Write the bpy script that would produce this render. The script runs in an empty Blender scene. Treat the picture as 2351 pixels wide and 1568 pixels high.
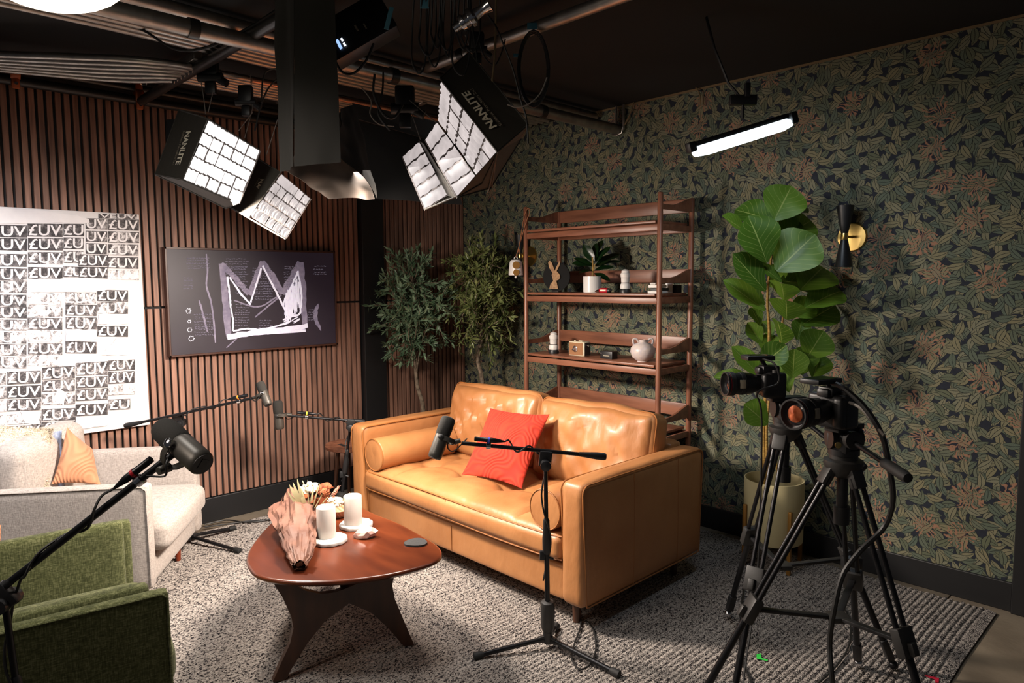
import bpy, bmesh, math, random
import numpy as np
from mathutils import Vector, Matrix, noise as mn
from mathutils.geometry import tessellate_polygon
random.seed(7)
SC = bpy.context.scene
COL = SC.collection

# ---------------------------------------------------------------- camera
YAW, PITCH, ROLL, FPX = math.radians(45.9), math.radians(5.0), math.radians(-0.37), 1601.5
CF = np.array([-math.sin(YAW)*math.cos(PITCH), math.cos(YAW)*math.cos(PITCH), -math.sin(PITCH)])
CR = np.array([math.cos(YAW), math.sin(YAW), 0.0]); CU = np.cross(CR, CF)
CR, CU = CR*math.cos(ROLL)+CU*math.sin(ROLL), -CR*math.sin(ROLL)+CU*math.cos(ROLL)
CP = np.array([4.681, -3.966, 1.6])
cam = bpy.data.cameras.new('camera'); cam.sensor_width = 36; cam.lens = FPX/2351*36
cam.clip_start = 0.05
camo = bpy.data.objects.new('camera', cam); COL.objects.link(camo)
camo.matrix_world = Matrix(((CR[0], CU[0], -CF[0], CP[0]), (CR[1], CU[1], -CF[1], CP[1]), (CR[2], CU[2], -CF[2], CP[2]), (0, 0, 0, 1)))
SC.camera = camo

# world: a dark windowless studio
w = bpy.data.worlds.new('World'); SC.world = w; w.use_nodes = True
w.node_tree.nodes['Background'].inputs[0].default_value = (0.9, 0.92, 1, 1)
w.node_tree.nodes['Background'].inputs[1].default_value = 0.03
SC.view_settings.view_transform = 'Standard'; SC.view_settings.look = 'None'
SC.view_settings.exposure = 0.0; SC.view_settings.gamma = 1; SC.view_settings.use_curve_mapping = False

def ray(x, y): return CR*(x-1175.5)/FPX+CU*(784-y)/FPX+CF
def at(x, y, D): return CP+ray(x, y)*D
def oz(x, y, z=0.0): d = ray(x, y); return CP+d*(z-CP[2])/d[2]
def ox(x, y, X=0.0): d = ray(x, y); return CP+d*(X-CP[0])/d[0]
def oy(x, y, Y=0.0): d = ray(x, y); return CP+d*(Y-CP[1])/d[1]
def unit(v): v = np.array(v, float); return v/np.linalg.norm(v)
A = lambda *a: np.array(a, float)

def area_light(name, c, aim, xdir, sx, sy, power, color, spread=180):
    l = bpy.data.lights.new(name, 'AREA'); l.shape = 'RECTANGLE'; l.size = sx; l.size_y = sy
    l.energy = power; l.color = color; l.spread = math.radians(spread)
    o = bpy.data.objects.new(name, l); COL.objects.link(o)
    z = -unit(aim); x = np.array(xdir, float); x = unit(x-z*(x@z)); y = np.cross(z, x)
    o.matrix_world = Matrix(((x[0], y[0], z[0], c[0]), (x[1], y[1], z[1], c[1]), (x[2], y[2], z[2], c[2]), (0, 0, 0, 1)))
    return o
WARM = (1, .86, .74); COOL = (.78, .88, 1); NEUT = (1, .95, .9)
# lamps of the studio: two softbox pairs, skirted overhead light, tube, lantern; plus two added fills without a fixture
NL = (.58, .52, -.63); NR = (-.66, -.40, -.64)
area_light('key_left_big', at(500,480,3.28)-A(0,0,.04), NL, (0, 1, 0), .26, .26, 42, WARM, 116)
area_light('key_left_small', at(640,560,3.32)-A(0,0,.04), (.1, .92, -.5), (0, 1, 0), .2, .2, 20, WARM, 120)
area_light('key_right_big', at(1075,458,3.0)-A(0,0,.04), NR, (1, 0, 0), .28, .26, 36, WARM, 104)
area_light('key_right_small', at(1000,492,3.25)-A(0,0,.04), NR, (1, 0, 0), .2, .16, 14, WARM, 100)
area_light('overhead', (2.15, -2.15, 2.10), (.0, .2, -1), (1, 0, 0), .45, .45, 8, NEUT, 110)
area_light('lantern_light', at(105,-108,1.95)-A(0,0,.18), (-.4, .3, -.9), (1, 0, 0), .35, .35, 14, NEUT, 140)
area_light('added_wall_fill', (1.15, -3.75, 2.1), (-.75, .25, -.9), (0, 1, 0), .3, .3, 14, (.95,.95,1), 110)  # added light out of view, brightens the painting and left wall
area_light('added_front_fill', (2.6, -4.9, 2.4), (.2, .9, -.55), (1, 0, 0), .8, .8, 7, WARM, 90)  # added light out of view beside the camera, fills from the front
area_light('tube_spill', at(1702,318,3.08)-A(0,0,.035), (-.1, .5, -1), CR, .45, .05, 3.5, COOL, 170)


# ---------------------------------------------------------------- mesh collector
class M:
    def __init__(s): s.v = []; s.f = []; s.uv = None
    def add(s, vs, fs):
        o = len(s.v); s.v += [tuple(map(float, p)) for p in vs]; s.f += [tuple(i+o for i in q) for q in fs]; return s
    def bm(s, bm):
        bm.verts.index_update(); s.add([v.co[:] for v in bm.verts], [[v.index for v in f.verts] for f in bm.faces]); bm.free(); return s
    def obox(s, c, ax, h, bev=0, seg=2):
        b = bmesh.new(); bmesh.ops.create_cube(b, size=2)
        for v in b.verts: v.co = Vector((v.co.x*h[0], v.co.y*h[1], v.co.z*h[2]))
        if bev > 0: bmesh.ops.bevel(b, geom=list(b.edges), offset=min(bev, min(h)*.95), segments=seg, affect='EDGES', profile=.5)
        m = Matrix([[ax[0][i], ax[1][i], ax[2][i]] for i in range(3)]); c = Vector(c)
        for v in b.verts: v.co = m@v.co+c
        return s.bm(b)
    def box(s, x0, x1, y0, y1, z0, z1, bev=0, seg=2):
        return s.obox(((x0+x1)/2, (y0+y1)/2, (z0+z1)/2), ((1,0,0),(0,1,0),(0,0,1)), (abs(x1-x0)/2, abs(y1-y0)/2, abs(z1-z0)/2), bev, seg)
    def frame(s, d):
        d = unit(d); a = A(0,0,1) if abs(d[2]) < .9 else A(1,0,0)
        x = unit(np.cross(a, d)); return x, np.cross(d, x), d
    def cyl(s, p0, p1, r0, r1=None, seg=14, caps=True):
        r1 = r0 if r1 is None else r1
        return s.lathe(p0, A(*p1)-A(*p0), [(r0, 0), (r1, float(np.linalg.norm(A(*p1)-A(*p0))))], seg, caps)
    def lathe(s, p0, d, prof, seg=20, caps=True):
        x, y, z = s.frame(d); p0 = A(*p0); vs = []; fs = []
        for r, h in prof:
            for k in range(seg):
                a = 2*math.pi*k/seg; vs.append(p0+z*h+(x*math.cos(a)+y*math.sin(a))*r)
        n = len(prof)
        for j in range(n-1):
            for k in range(seg): fs.append((j*seg+k, j*seg+(k+1)%seg, (j+1)*seg+(k+1)%seg, (j+1)*seg+k))
        if caps:
            if prof[0][0] > 1e-5: fs.append(tuple(range(seg))[::-1])
            if prof[-1][0] > 1e-5: fs.append(tuple((n-1)*seg+k for k in range(seg)))
        return s.add(vs, fs)
    def tube(s, pts, r, seg=8, smooth=0, r1=None):
        P = [A(*p) for p in pts]
        if smooth: P = spline(P, smooth)
        n = len(P); vs = []; fs = []
        t = unit(P[1]-P[0]); x, y, _ = s.frame(t)
        for i in range(n):
            t = unit(P[min(i+1, n-1)]-P[max(i-1, 0)]); x = unit(x-t*(x@t)); y = np.cross(t, x)
            rr = r if r1 is None else r+(r1-r)*i/(n-1)
            for k in range(seg):
                a = 2*math.pi*k/seg; vs.append(P[i]+(x*math.cos(a)+y*math.sin(a))*rr)
        for j in range(n-1):
            for k in range(seg): fs.append((j*seg+k, j*seg+(k+1)%seg, (j+1)*seg+(k+1)%seg, (j+1)*seg+k))
        fs.append(tuple(range(seg))[::-1]); fs.append(tuple((n-1)*seg+k for k in range(seg)))
        return s.add(vs, fs)
    def ball(s, c, r, nu=14, nv=8, sc=(1,1,1), jit=0):
        vs = []; fs = []; c = A(*c)
        for j in range(nv+1):
            for k in range(nu):
                t = math.pi*j/nv; a = 2*math.pi*k/nu
                d = A(math.sin(t)*math.cos(a), math.sin(t)*math.sin(a), math.cos(t))
                q = r*(1+(jit*mn.noise(Vector(d*2.3+c*9)) if jit else 0))
                vs.append(c+d*q*A(*sc))
        for j in range(nv):
            for k in range(nu): fs.append((j*nu+k, (j+1)*nu+k, (j+1)*nu+(k+1)%nu, j*nu+(k+1)%nu))
        return s.add(vs, fs)
    def prism(s, poly, d):
        """closed polygon (list of 3D points) extruded by vector d"""
        n = len(poly); P = [A(*p) for p in poly]; d = A(*d)
        vs = P+[p+d for p in P]
        fs = [tuple(range(n))[::-1], tuple(range(n, 2*n))]+[(i, (i+1)%n, n+(i+1)%n, n+i) for i in range(n)]
        tri = tessellate_polygon([[Vector(p) for p in P]]) if n > 4 else [(0, 1, 2), (0, 2, 3)][:n-2]
        fs = [tuple(t) for t in tri]+[tuple(i+n for i in t[::-1]) for t in tri]+fs[2:]
        b = bmesh.new(); bv = [b.verts.new(v) for v in vs]
        for f in fs:
            try: b.faces.new([bv[i] for i in f])
            except ValueError: pass
        bmesh.ops.recalc_face_normals(b, faces=list(b.faces))
        return s.bm(b)
    def sheet(s, fn, nu, nv, thick=0, closed=False):
        """grid surface fn(u,v)->point, u,v in 0..1; thick gives a back side"""
        P = [[A(*fn(i/nu, j/nv)) for i in range(nu+1)] for j in range(nv+1)]
        vs = [p for r in P for p in r]; W = nu+1
        fs = [(j*W+i, j*W+i+1, (j+1)*W+i+1, (j+1)*W+i) for j in range(nv) for i in range(nu)]
        if thick:
            N = [A(0,0,0) for _ in vs]
            for q in fs:
                nn = np.cross(vs[q[2]]-vs[q[0]], vs[q[3]]-vs[q[1]])
                for i in q: N[i] = N[i]+nn
            k = len(vs); vs = vs+[v-thick*n/(np.linalg.norm(n)+1e-12) for v, n in zip(vs, N)]
            fs = fs+[tuple(i+k for i in q[::-1]) for q in fs]
            bd = [i for i in range(W)]+[j*W+nu for j in range(1, nv+1)]+[nv*W+i for i in range(nu-1, -1, -1)]+[j*W for j in range(nv-1, 0, -1)]
            for a, b in zip(bd, bd[1:]+bd[:1]): fs.append((b, a, a+k, b+k))
        return s.add(vs, fs)
def spline(P, n=8):
    P = [A(*p) for p in P]; out = []
    Q = [2*P[0]-P[1]]+P+[2*P[-1]-P[-2]]
    for i in range(1, len(Q)-2):
        for k in range(n):
            t = k/n; a, b, c, d = Q[i-1:i+3]
            out.append(.5*((2*b)+(c-a)*t+(2*a-5*b+4*c-d)*t*t+(3*b-a-3*c+d)*t**3))
    out.append(P[-1]); return out

WL = {}
def link(name, me, mat, parent, loc):
    o = bpy.data.objects.new(name, me); COL.objects.link(o)
    if mat is not None and len(me.materials) == 0: me.materials.append(mat)
    if parent is not None: o.parent = parent
    o.location = Vector(loc); return o
def mesh(m, off=(0,0,0), smooth=True, ang=40):
    me = bpy.data.meshes.new('m'); off = A(*off)
    V = (np.array(m.v)-off).tolist(); me.from_pydata(V, [], m.f)
    if smooth:
        me.polygons.foreach_set('use_smooth', [True]*len(me.polygons))
        me.set_sharp_from_angle(angle=math.radians(ang))
    if m.uv:
        l = me.uv_layers.new(name='UV'); k = [m.uv[lo.vertex_index] for lo in me.loops]
        l.data.foreach_set('uv', [c for q in k for c in q])
    me.update(); return me
def part(name, m, mat, parent, label=None, smooth=True, kind=None, ang=40):
    """mesh (world coordinates in m) under a thing or part"""
    off = WL[parent.name]; me = mesh(m, off, smooth, ang)
    o = link(name, me, mat, parent, (0,0,0)); WL[o.name] = off
    if label: o['label'] = label
    if kind: o['kind'] = kind
    return o
def thing(name, label, cat, loc, group=None):
    o = bpy.data.objects.new(name, None); COL.objects.link(o); o.location = Vector(loc); WL[o.name] = A(*loc)
    o.empty_display_size = .05
    o['label'] = label; o['category'] = cat
    if group: o['group'] = group
    return o
def single(name, m, mat, label, cat, loc=None, group=None, smooth=True, kind=None, ang=40):
    V = np.array(m.v)
    if loc is None: loc = ((V[:,0].min()+V[:,0].max())/2, (V[:,1].min()+V[:,1].max())/2, V[:,2].min())
    o = link(name, mesh(m, loc, smooth, ang), mat, None, loc); WL[o.name] = A(*loc)
    o['label'] = label; o['category'] = cat
    if group: o['group'] = group
    if kind: o['kind'] = kind
    return o
def struct(name, m, mat, smooth=False, label=None):
    o = link(name, mesh(m, (0,0,0), smooth), mat, None, (0,0,0)); WL[o.name] = A(0,0,0); o['kind'] = 'structure'
    if label: o['label'] = label
    return o

# cushions --------------------------------------------------------
def cushion(m, c, ax, h, r, n=16, puff=(0,0,0), wr=0, wf=6.0, seed=0, fn=None):
    """rounded box with bulging faces; ax three unit axes, h half sizes, r edge radius"""
    ax = [unit(a) for a in ax]; c = A(*c); h = A(*h); idx = {}; vs = []; fs = []
    g = [math.sin(math.pi/2*(2*i/n-1)) for i in range(n+1)]
    def key(p): return tuple(round(float(q), 5) for q in p)
    def vert(p):
        k = key(p)
        if k in idx: return idx[k]
        P = A(*p)*h; inn = h-r; q = np.clip(P, -inn, inn); d = P-q; L = np.linalg.norm(d)
        Q = q+(d/L*r if L > 1e-9 else 0)
        u = A(*p)
        B = A(puff[0]*u[0]*(1-u[1]**2)*(1-u[2]**2), puff[1]*u[1]*(1-u[0]**2)*(1-u[2]**2), puff[2]*u[2]*(1-u[0]**4)*(1-u[1]**4))
        Q = Q+B
        if fn: Q = Q+A(*fn(u))
        W = ax[0]*Q[0]+ax[1]*Q[1]+ax[2]*Q[2]
        if wr: W = W+unit(d+1e-9)[0]*0+ax[2]*u[2]*wr*mn.noise(Vector(W*wf)+Vector((seed, seed*2, 0)))*(1-.5*abs(u[0]))
        idx[k] = len(vs); vs.append(c+W); return idx[k]
    for a in range(3):
        for sgn in (-1, 1):
            b, cc = (a+1)%3, (a+2)%3
            for i in range(n):
                for j in range(n):
                    q = []
                    for di, dj in ((0,0),(1,0),(1,1),(0,1)):
                        p = [0,0,0]; p[a] = sgn; p[b] = g[i+di]; p[cc] = g[j+dj]; q.append(vert(p))
                    fs.append(tuple(q) if sgn > 0 else tuple(q[::-1]))
    return m.add(vs, fs)
def throw_pillow(m, c00, c10, c11, c01, T, n=20, seed=0, wr=.012, toward=None):
    C = [A(*q) for q in (c00, c10, c11, c01)]; N = unit(np.cross(C[1]-C[0], C[3]-C[0]))
    if toward is not None and N@A(*toward) < 0: N = -N
    idx = {}; vs = []; fs = []
    for sgn in (1, -1):
        for j in range(n+1):
            for i in range(n+1):
                u, v = math.sin(math.pi/2*(2*i/n-1)), math.sin(math.pi/2*(2*j/n-1))
                bd = i in (0, n) or j in (0, n)
                k = (i, j, 0 if bd else sgn)
                if k in idx: continue
                us, vv = u*(1-.075*(1-v*v)), v*(1-.075*(1-u*u))
                a, b = (us+1)/2, (vv+1)/2
                P = C[0]*(1-a)*(1-b)+C[1]*a*(1-b)+C[2]*a*b+C[3]*(1-a)*b
                t = max(0, (1-u*u)*(1-v*v))**.55
                t *= 1+.0
                P = P+N*sgn*T*t*(1+.35*mn.noise(Vector(P*5)+Vector((seed,0,0))))+N*wr*mn.noise(Vector(P*14)+Vector((seed,3,0)))*(t**.5)
                idx[k] = len(vs); vs.append(P)
        for j in range(n):
            for i in range(n):
                q = []
                for di, dj in ((0,0),(1,0),(1,1),(0,1)):
                    a, b = i+di, j+dj; bd = a in (0, n) or b in (0, n); q.append(idx[(a, b, 0 if bd else sgn)])
                fs.append(tuple(q) if sgn > 0 else tuple(q[::-1]))
    return m.add(vs, fs)

# ---------------------------------------------------------------- materials
def nt(name):
    m = bpy.data.materials.new(name); m.use_nodes = True; t = m.node_tree; b = t.nodes['Principled BSDF']; return m, t, b
def N(t, typ, **kw):
    n = t.nodes.new(typ)
    for k, v in kw.items():
        if k.startswith('i_'):
            n.inputs[int(k[2:]) if k[2:].isdigit() else k[2:]].default_value = v
        else: setattr(n, k, v)
    return n
def c4(c): return (c[0], c[1], c[2], 1)
def srgb(r, g, b): return tuple(((x/255)/12.92 if x/255 <= .04045 else ((x/255+.055)/1.055)**2.4) for x in (r, g, b))
def pm(name, col, rough=.5, metal=0, col2=None, vs=8, vstretch=(1,1,1), bump=0, bs=60, bstretch=(1,1,1), sheen=0, coat=0, spec=.5, rnd=0, emis=None, es=0, detail=4, trans=0, sss=0, vlo=.35, vhi=.65, bdist=.01, bdetail=3):
    m, t, b = nt(name); L = t.links
    b.inputs['Base Color'].default_value = c4(col); b.inputs['Roughness'].default_value = rough
    b.inputs['Metallic'].default_value = metal; b.inputs['Specular IOR Level'].default_value = spec
    if sheen: b.inputs['Sheen Weight'].default_value = sheen; b.inputs['Sheen Roughness'].default_value = .4
    if coat: b.inputs['Coat Weight'].default_value = coat; b.inputs['Coat Roughness'].default_value = .15
    if trans: b.inputs['Transmission Weight'].default_value = trans
    if sss: b.inputs['Subsurface Weight'].default_value = sss; b.inputs['Subsurface Radius'].default_value = (.02,.01,.008)
    if emis: b.inputs['Emission Color'].default_value = c4(emis); b.inputs['Emission Strength'].default_value = es
    tc = N(t, 'ShaderNodeTexCoord'); src = None
    if col2:
        mp = N(t, 'ShaderNodeMapping'); mp.inputs['Scale'].default_value = vstretch; L.new(tc.outputs['Object'], mp.inputs[0])
        no = N(t, 'ShaderNodeTexNoise'); no.inputs['Scale'].default_value = vs; no.inputs['Detail'].default_value = detail
        L.new(mp.outputs[0], no.inputs['Vector'])
        if rnd:
            oi = N(t, 'ShaderNodeObjectInfo'); no.noise_dimensions = '4D'
            mu = N(t, 'ShaderNodeMath', operation='MULTIPLY'); mu.inputs[1].default_value = 40; L.new(oi.outputs['Random'], mu.inputs[0]); L.new(mu.outputs[0], no.inputs['W'])
        rp = N(t, 'ShaderNodeValToRGB'); rp.color_ramp.elements[0].position = vlo; rp.color_ramp.elements[1].position = vhi
        rp.color_ramp.elements[0].color = c4(col); rp.color_ramp.elements[1].color = c4(col2)
        L.new(no.outputs['Fac'], rp.inputs[0]); src = rp.outputs[0]
        if rnd:
            hs = N(t, 'ShaderNodeHueSaturation'); mr = N(t, 'ShaderNodeMapRange'); mr.inputs['To Min'].default_value = 1-rnd; mr.inputs['To Max'].default_value = 1+rnd
            L.new(oi.outputs['Random'], mr.inputs[0]); L.new(mr.outputs[0], hs.inputs['Value']); L.new(src, hs.inputs['Color']); src = hs.outputs[0]
        L.new(src, b.inputs['Base Color'])
    if bump:
        mp2 = N(t, 'ShaderNodeMapping'); mp2.inputs['Scale'].default_value = bstretch; L.new(tc.outputs['Object'], mp2.inputs[0])
        n2 = N(t, 'ShaderNodeTexNoise'); n2.inputs['Scale'].default_value = bs; n2.inputs['Detail'].default_value = bdetail; L.new(mp2.outputs[0], n2.inputs['Vector'])
        bu = N(t, 'ShaderNodeBump'); bu.inputs['Strength'].default_value = bump; bu.inputs['Distance'].default_value = bdist
        L.new(n2.outputs['Fac'], bu.inputs['Height']); L.new(bu.outputs[0], b.inputs['Normal'])
    return m
K = {}
K['black'] = pm('black_paint', (.012,.012,.012), .75, bump=.1, bs=200)
K['ceil'] = pm('black_ceiling', (.010,.0095,.009), .9)
K['base'] = pm('black_baseboard', (.012,.012,.013), .45)
K['felt'] = pm('black_felt', (.006,.006,.006), .95)
K['slat'] = pm('walnut_slat', srgb(116,84,70), .55, col2=srgb(162,120,100), vs=3, vstretch=(14,14,.9), rnd=.14, bump=.15, bs=8, bstretch=(20,20,1), detail=6)
K['walnut'] = pm('walnut_shelf', srgb(112,70,52), .38, col2=srgb(150,98,74), vs=3, vstretch=(1,8,8), rnd=.06, bump=.04, bs=60, detail=5)
K['postwood'] = pm('walnut_post', srgb(114,70,52), .36, col2=srgb(152,98,72), vs=3, vstretch=(9,9,1), detail=5)
K['tablewood'] = pm('red_brown_wood', srgb(72,30,15), .28, col2=srgb(96,44,22), vs=2.2, vstretch=(1.2,5,5), coat=.25, detail=6)
K['legwood'] = pm('dark_leg_wood', srgb(52,30,20), .42, col2=srgb(74,44,28), vs=4, vstretch=(4,4,1))
K['redleg'] = pm('red_wood_leg', srgb(120,50,26), .35)
K['concrete'] = pm('concrete', srgb(112,100,84), .75, col2=srgb(134,122,104), vs=5, bump=.1, bs=60, detail=8)
K['plastic'] = pm('black_plastic', (.012,.012,.013), .42)
K['plastic2'] = pm('grey_black_plastic', (.022,.021,.020), .5)
K['rubber'] = pm('black_rubber', (.01,.01,.01), .7)
K['blackmetal'] = pm('black_metal', (.018,.018,.02), .3, metal=.6)
K['micmetal'] = pm('mic_grey_metal', (.075,.068,.058), .42, metal=.4)
K['foam'] = pm('foam_windscreen', (.024,.022,.019), .95, bump=.6, bs=500, bdist=.002)
K['chrome'] = pm('chrome', (.7,.7,.72), .15, metal=1)
K['steel'] = pm('galvanised_pipe', (.42,.38,.34), .36, metal=.9, col2=(.3,.28,.26), vs=20)
K['darksteel'] = pm('dark_pipe', (.05,.048,.045), .4, metal=.7)
K['blackpipe'] = pm('black_pipe', (.02,.019,.018), .35, metal=.3)
K['copper'] = pm('copper_tube', (.55,.28,.18), .35, metal=.9)
K['orange'] = pm('orange_clamp', (.32,.07,.015), .5)
K['brass'] = pm('brass', (.75,.52,.18), .28, metal=1)
K['cable'] = pm('black_cable', (.012,.012,.012), .5)
K['greycable'] = pm('grey_cable', (.2,.18,.16), .5)
K['white'] = pm('white_ceramic', (.75,.73,.7), .3)
K['wax'] = pm('white_wax', (.66,.61,.56), .4, sss=.3)
K['marble'] = pm('white_marble', (.56,.53,.50), .3, col2=(.44,.41,.38), vs=14, vlo=.45, vhi=.7)
K['quartz'] = pm('rose_quartz', (.55,.34,.29), .3, col2=(.6,.46,.4), vs=20, sss=.2)
K['felt_coaster'] = pm('grey_felt', (.02,.02,.02), .9, col2=(.036,.036,.036), vs=200)
K['paper'] = pm('kraft_paper', srgb(92,60,48), .6, col2=srgb(114,78,62), vs=10)
K['soil'] = pm('dark_soil', (.03,.02,.015), .9, bump=.6, bs=60)
K['pot'] = pm('cream_planter', srgb(190,178,136), .6)
K['gold'] = pm('gold_stand', srgb(150,108,50), .4, metal=.5)
K['bark'] = pm('pale_bark', srgb(88,74,60), .8, col2=srgb(140,124,104), vs=30, bump=.5, bs=60)
K['figbark'] = pm('fig_bark', srgb(130,98,42), .7, col2=srgb(176,142,70), vs=40, vstretch=(1,1,3), bump=.4, bs=80)
K['linen'] = pm('grey_linen', srgb(158,150,142), .9, col2=srgb(182,172,162), vs=220, vstretch=(1,1,.12), sheen=.15, bump=.3, bs=500)
K['fur'] = pm('cream_fur', srgb(214,196,168), 1, col2=srgb(236,220,196), vs=30, sheen=.5, bump=1, bs=90, bdist=.02)
K['blueknit'] = pm('grey_blue_knit', srgb(140,148,168), .95, bump=.5, bs=120)
K['leather'] = pm('cognac_leather', srgb(158,104,60), .46, col2=srgb(174,120,74), vs=3.5, bump=.2, bs=9, bstretch=(1.6,1,.7), bdetail=9, coat=.05, bdist=.035)
K['piping'] = pm('leather_piping', srgb(150,94,46), .5)
K['gapshade'] = pm('gap_shade_brown', srgb(100,56,22), .6)
K['lens'] = pm('lens_glass', (.01,.008,.01), .03, coat=1)
K['cyan'] = pm('blue_tape', (.06,.2,.27), .7)
K['red'] = pm('red_plastic', (.4,.01,.02), .35)
K['yellow'] = pm('yellow_ring', (.65,.6,.05), .5)
K['orange2'] = pm('orange_ring', (.8,.25,.02), .5)
K['blue'] = pm('blue_ring', (.05,.07,.5), .5)
K['greentape'] = pm('green_tape', (.03,.55,.06), .6)
K['redtape'] = pm('red_tape', (.5,.01,.04), .6)
K['stud'] = pm('bare_timber', srgb(120,100,70), .8)
K['scr'] = pm('blue_display', (.1,.2,.5), .3, emis=(.35,.55,1), es=1.2)
K['scrw'] = pm('white_display', (.5,.5,.6), .3, emis=(.8,.88,1), es=1.6)
K['softblack'] = pm('black_nylon', (.045,.04,.032), .55, bump=.15, bs=40)
K['logo'] = pm('logo_print', srgb(240,230,205), .6)
K['logodim'] = pm('small_print', srgb(160,150,130), .6)
K['tapewhite'] = pm('pale_blue_keys', (.3,.4,.5), .2)  # even pale blue of the controller keys

# special materials ------------------------------------------------
def wallpaper_mat():
    g = bpy.data.node_groups.new('leaf_layer', 'ShaderNodeTree')
    for nm, ty in (('Vector','NodeSocketVector'),('Color','NodeSocketColor'),('Scale','NodeSocketFloat'),('Rot','NodeSocketFloat'),('Seed','NodeSocketFloat')):
        g.interface.new_socket(nm, in_out='INPUT', socket_type=ty)
    g.interface.new_socket('Color', in_out='OUTPUT', socket_type='NodeSocketColor')
    gi = g.nodes.new('NodeGroupInput'); go = g.nodes.new('NodeGroupOutput'); L = g.links
    def mth(op, a, b=None, c=None):
        n = g.nodes.new('ShaderNodeMath'); n.operation = op
        for i, x in enumerate((a, b, c)):
            if x is None: continue
            if isinstance(x, (int, float)): n.inputs[i].default_value = x
            else: L.new(x, n.inputs[i])
        return n.outputs[0]
    vr = g.nodes.new('ShaderNodeVectorRotate'); vr.rotation_type = 'Z_AXIS'; L.new(gi.outputs['Vector'], vr.inputs['Vector']); L.new(gi.outputs['Rot'], vr.inputs['Angle'])
    sc = g.nodes.new('ShaderNodeVectorMath'); sc.operation = 'SCALE'; L.new(vr.outputs[0], sc.inputs[0]); L.new(gi.outputs['Scale'], sc.inputs['Scale'])
    sp = g.nodes.new('ShaderNodeSeparateXYZ'); L.new(sc.outputs[0], sp.inputs[0])
    # brick-like shift of alternate rows
    ry = mth('FLOOR', sp.outputs[1]); sh = mth('MULTIPLY', mth('MODULO', ry, 2.0), .5)
    X = mth('ADD', sp.outputs[0], sh); cxn = mth('FLOOR', X)
    fx = mth('SUBTRACT', mth('SUBTRACT', X, cxn), .5); fy = mth('SUBTRACT', mth('SUBTRACT', sp.outputs[1], ry), .5)
    cb = g.nodes.new('ShaderNodeCombineXYZ'); L.new(cxn, cb.inputs[0]); L.new(ry, cb.inputs[1]); L.new(gi.outputs['Seed'], cb.inputs[2])
    wn = g.nodes.new('ShaderNodeTexWhiteNoise'); wn.noise_dimensions = '3D'; L.new(cb.outputs[0], wn.inputs['Vector'])
    sr = g.nodes.new('ShaderNodeSeparateColor'); L.new(wn.outputs['Color'], sr.inputs[0])
    th = mth('MULTIPLY', sr.outputs[0], 6.2832)
    co, si = mth('COSINE', th), mth('SINE', th)
    u = mth('ADD', mth('MULTIPLY', fx, co), mth('MULTIPLY', fy, si))
    v = mth('SUBTRACT', mth('MULTIPLY', fy, co), mth('MULTIPLY', fx, si))
    v = mth('ADD', v, mth('MULTIPLY', mth('MULTIPLY', u, u), .35))
    t = mth('DIVIDE', u, .5); wv = mth('MULTIPLY', mth('SUBTRACT', 1.0, mth('MULTIPLY', t, t)), mth('ADD', .225, mth('MULTIPLY', t, .06)))
    av = mth('ABSOLUTE', v); ratio = mth('DIVIDE', av, mth('MAXIMUM', wv, .0001))
    mask = mth('LESS_THAN', ratio, 1.0); inner = mth('LESS_THAN', ratio, .84)
    mid = mth('GREATER_THAN', av, .014)
    side = mth('GREATER_THAN', mth('SINE', mth('MULTIPLY', mth('SUBTRACT', mth('MULTIPLY', av, 1.4), u), 55.0)), -.82)
    fill = mth('MULTIPLY', inner, mth('MULTIPLY', mid, mth('ADD', mth('MULTIPLY', side, .35), .65)))
    rp = g.nodes.new('ShaderNodeValToRGB'); e = rp.color_ramp.elements
    e[0].position = 0; e[0].color = c4(srgb(100,104,82)); e[1].position = 1; e[1].color = c4(srgb(124,124,104))
    q = e.new(.35); q.color = c4(srgb(90,102,90)); q = e.new(.7); q.color = c4(srgb(130,124,96))
    L.new(sr.outputs[1], rp.inputs[0])
    m1 = g.nodes.new('ShaderNodeMix'); m1.data_type = 'RGBA'; m1.inputs[6].default_value = c4(srgb(34,38,36)); L.new(fill, m1.inputs[0]); L.new(rp.outputs[0], m1.inputs[7])
    m2 = g.nodes.new('ShaderNodeMix'); m2.data_type = 'RGBA'; L.new(mask, m2.inputs[0]); L.new(gi.outputs['Color'], m2.inputs[6]); L.new(m1.outputs[2], m2.inputs[7])
    L.new(m2.outputs[2], go.inputs[0])
    m, t_, b = nt('leafy_wallpaper'); L = t_.links
    tc = N(t_, 'ShaderNodeTexCoord'); se = N(t_, 'ShaderNodeSeparateXYZ'); L.new(tc.outputs['Object'], se.inputs[0])
    cbb = N(t_, 'ShaderNodeCombineXYZ'); L.new(se.outputs[0], cbb.inputs[0]); L.new(se.outputs[2], cbb.inputs[1])
    base = N(t_, 'ShaderNodeTexNoise'); base.inputs['Scale'].default_value = 60; L.new(cbb.outputs[0], base.inputs['Vector'])
    br = N(t_, 'ShaderNodeValToRGB'); br.color_ramp.elements[0].color = c4(srgb(30,34,44)); br.color_ramp.elements[1].color = c4(srgb(46,50,60)); L.new(base.outputs['Fac'], br.inputs[0])
    col = br.outputs[0]
    def leafl(s, r, seed):
        nonlocal col
        n = N(t_, 'ShaderNodeGroup'); n.node_tree = g; L.new(cbb.outputs[0], n.inputs['Vector']); L.new(col, n.inputs['Color'])
        n.inputs['Scale'].default_value = s; n.inputs['Rot'].default_value = r; n.inputs['Seed'].default_value = seed; col = n.outputs[0]
    leafl(11.5, .3, 1); leafl(13, 1.2, 2); leafl(12.2, 2.2, 3); leafl(12.6, .8, 5)
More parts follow.
